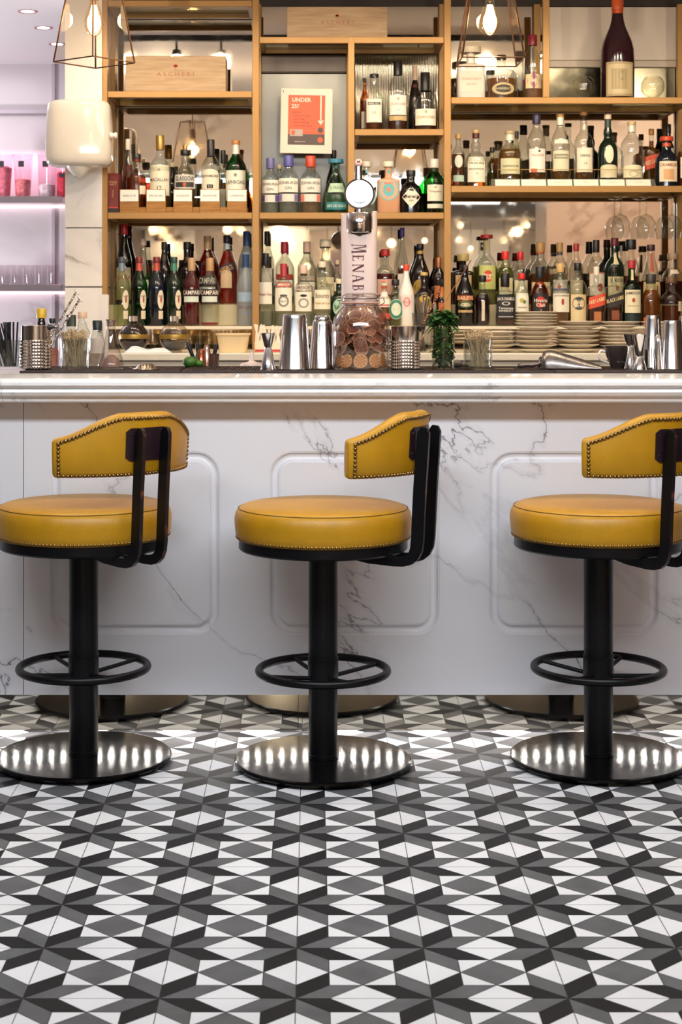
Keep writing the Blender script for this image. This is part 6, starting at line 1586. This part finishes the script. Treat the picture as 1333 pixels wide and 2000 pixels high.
# ------------------------------------------------------------------ espresso cup
d = D0+.12; k = kx(d); t = thing('espresso_cup', 'dark patterned espresso cup with white handle beside the jiggers', 'cup', (X(1208, d), d, OZ))
m = MB(); m.lathe([(.0001, .001), (13/k, 0), (14/k, .003), (24/k, .045), (28/k, 43/k), (27/k, 43/k), (22/k, .045), (12/k, .006), (.0001, .005)], 40, close=False)
def cupf(x, z):
    r = (14+(28-14)*(z*k/43))/k+.0006; a = x/r; return (r*math.sin(a), -r*math.cos(a), z)
for (fx, fz, q) in ((-.012, .05, .008), (.004, .045, .011), (-.004, .028, .008), (.012, .026, .007)):
    n = 16; vs = [cupf(fx+q*rr_*math.cos(2*PI*i/n), fz+q*rr_*math.sin(2*PI*i/n)) for rr_ in (.6, 1) for i in range(n)]
    m.add(vs, [(i, n+i, n+(i+1) % n, (i+1) % n) for i in range(n)], 1)
m.build('cup_body', [mat('#3a302e', .25), mat('#8a7a74', .4)], t)
m = MB(); m.tube([(-24/k, 0, .055), (-34/k, -.002, .058), (-39/k, -.002, .044), (-34/k, -.002, .028), (-18/k, 0, .016)], [.0045, .005, .005, .005, .004], 10); m.build('handle', mat('#efe0d4', .25), t, angle=60)

# ------------------------------------------------------------------ plates on the back counter
PW = mat('#f4e8d4', .22)
def plate_proto(R, h):
    m = MB(); m.lathe([(.0001, 0), (R*.55, 0), (R*.58, .0015), (R*.92, h*.75), (R, h), (R*.995, h+.0012), (R*.9, h*.85), (R*.62, .004), (.0001, .003)], 40, close=False)
    return m.build('plate', PW, None, angle=50)
pp = None
def stack(px, wpx, d, ys, lab, grp, hh=.013):
    global pp
    k = kx(d)
    if pp is None: pp = plate_proto(.086, hh); first = True
    else: first = False
    z = BCZ+.0005; s_ = wpx/2/k/.086
    for i, dy in enumerate(ys):
        o = pp if first and i == 0 else pp.copy()
        if not (first and i == 0): COL.objects.link(o)
        o.location = (X(px, d)+rnd.uniform(-.002, .002), d+rnd.uniform(-.002, .002), z); o.scale = (s_, s_, 1)
        tag(o, lab if i < len(ys)-1 else lab.replace('cream side plate in', 'topmost cream side plate of'), 'plate', grp); z += dy/k
D1 = 6.56
stack(968, 80, D1+.0, [8.5]*5, 'cream side plate in the low stack behind the bamboo picks', 'plates in the lowest stack')
stack(1048, 82, D1-.01, [8.5]*6+[5.5]*5, 'cream side plate in the tallest stack, right of the low stack', 'plates in the tallest stack')
stack(1132, 81, D1, [9.]*7, 'cream side plate in the stack behind the ice scoop', 'plates in the stack behind the scoop')
stack(1212, 78, D1+.02, [6.6]*9, 'cream side plate in the tightly piled stack behind the espresso cup', 'plates in the tight stack')
stack(1292, 78, D1, [6.6]*9, 'cream side plate in the stack hidden behind the shaker tins', 'plates in the last stack')

# ------------------------------------------------------------------ other things on the back counter
rowC = (6.56, BCZ+.0004, 'round liqueur bottles on the back counter')
def orb(px, body, lab, liquid=None):
    d = 6.56; k = kx(d); R = 29.5/k; t = thing('orb_bottle', lab, 'bottle', (X(px, d), d, BCZ+.0004), 0, rowC[2])
    m = MB(); zc = R*.97; pr = [(.0001, .001), (R*.45, .0005)]+[(R*math.sin(a), zc-R*math.cos(a)) for a in [.55+i*.17 for i in range(14)]]+[(R*.22, zc+R*.98), (R*.21, zc+R*1.16)]
    m.lathe(pr, 36, close=False); m.build('glass_body', body, t, angle=60)
    m = MB(); m.lathe([(R*1.003*math.sin(a), zc-R*1.003*math.cos(a)) for a in (1.50, 1.6, 1.7, 1.8)], 36, close=False)
    m.build('gold_band', mat('#a8843c', .35, .5), t, angle=60)
    m = MB(); m.lathe([(R*.25, zc+R*1.06), (R*.28, zc+R*1.08), (R*.28, zc+R*1.40), (R*.2, zc+R*1.43), (.0001, zc+R*1.43)], 20, close=False); m.build('stopper', mat('#d0bcae', .2, .5), t)
    if liquid:
        m = MB(); m.lathe([(.0001, .006)]+[(R*.93*math.sin(a), zc-R*.93*math.cos(a)) for a in [.4+i*.15 for i in range(7)]]+[(.0001, zc-R*.93*math.cos(1.3))], 28, close=False); m.build('liquid', liquid, t, angle=60)
orb(261, mat('#2a1c18', .1, 0, .7), 'dark globe shaped liqueur bottle with gold band at the left')
orb(341, glass('#efe6da', .10, .85), 'clear globe shaped liqueur bottle nearly empty, right of the dark one', mat('#1c1416', .3))
# folded cloth
d = 6.5; k = kx(d); m = MB(); nx, ny = 36, 10; vs = []; fs = []; r3 = random.Random(5)
for j in range(ny+1):
    for i in range(nx+1):
        u, v = i/nx, j/ny; x = (-46+92*u)/k+.004*math.sin(v*5); y = .10*(v-.5)
        edge = min(1, u*7, (1-u)*7)*min(1, (v*4), (1-v)*4)
        z = edge*(.022+.006*math.sin(u*6+v*3)+.003*math.sin(u*15-v*5)+.004*math.sin(v*12+u*4))*(1-.3*u)
        vs.append((x, y, max(0, z)))
for j in range(ny):
    for i in range(nx): a = j*(nx+1)+i; fs.append((a, a+1, a+nx+2, a+nx+1))
m.add(vs, fs); bz = [(x, y, 0) for x, y, z in vs]
tag(m.build('folded_cloth', mat('#e6ecec', .9), None, (X(289, d), d, BCZ+.0006)), 'crumpled white cloth folded on the back counter at the left', 'cloth')
# cream tub
d = 6.56; k = kx(d); t = thing('cream_tub', 'cream plastic tub with rolled rim on the back counter', 'tub', (X(456, d), d, BCZ+.0004))
m = MB(); sqf = lambda a, z: ((abs(math.cos(a))**5+abs(math.sin(a))**5)**(-.2),)*2
m.lathe([(.0001, 0), (26/k, 0), (31/k, 33/k), (34/k, 34/k), (34/k, 37/k), (30.5/k, 37/k), (26/k, .004), (.0001, .004)], 40, sq=sqf, close=False); m.build('tub', mat('#f0d6a8', .4), t)
# condiment box with white stirrers
t = thing('stirrer_box', 'cream box with a red stripe holding white paper packets', 'box', (X(524, 6.6), 6.6, BCZ+.0004)); k = kx(6.6)
m = MB(); m.bbox(-26/k, 26/k, -.03, .05, 0, 20/k, .002); m.box(-25/k, 25/k, -.0308, -.0302, .002, 5/k, 1); m.build('box', [mat('#efdfc4', .5), mat('#c0302c', .5)], t)
pk = MB()
for i in range(16):
    x = (-24+3.1*i)/k; a = r3.uniform(-.25, .25); M = Matrix.Translation((x, r3.uniform(-.02, .03), 20/k)) @ Matrix.Rotation(a, 4, 'Y'); pk.box(-.004, .004, -.001, .001, -.002, r3.uniform(24, 36)/k, 0, M)
o = pk.build('paper_packets', mat('#f6ecd8', .6), t, smooth=False)
# glass of steel straws right of the jar
d = 6.5; k = kx(d); t = thing('straw_glass', 'clear glass of steel straws on the back counter right of the tap', 'glass', (X(826, d), d, BCZ+.0004))
m = MB(); m.lathe([(.0001, .0), (17/k, 0), (21/k, 78/k), (20/k, 78/k), (16/k, .004)], 28, close=False); m.build('glass', CLEAR, t)
sp = MB().tube([(0, 0, 0), (0, 0, .235)], .0028, 8, caps=False).build('steel_straw', mat('#d8ccc0', .15, 1.), None)
for i in range(10):
    o = sp if i == 0 else sp.copy()
    if i: COL.objects.link(o)
    a = -.2+.045*i; o.location = (X(826, d)-a*.06+(.0), d+r3.uniform(-.015, .015), BCZ+.005); o.rotation_euler = (r3.uniform(-.06, .06), a, 0)
    o.scale = (1, 1, r3.uniform(.85, 1.05)); tag(o, 'polished steel straw leaning in the glass right of the tap', 'straw', 'steel straws in the clear glass')
# glasses standing behind tap on back counter, left of the tap shakers
for px in (605, 640):
    pass
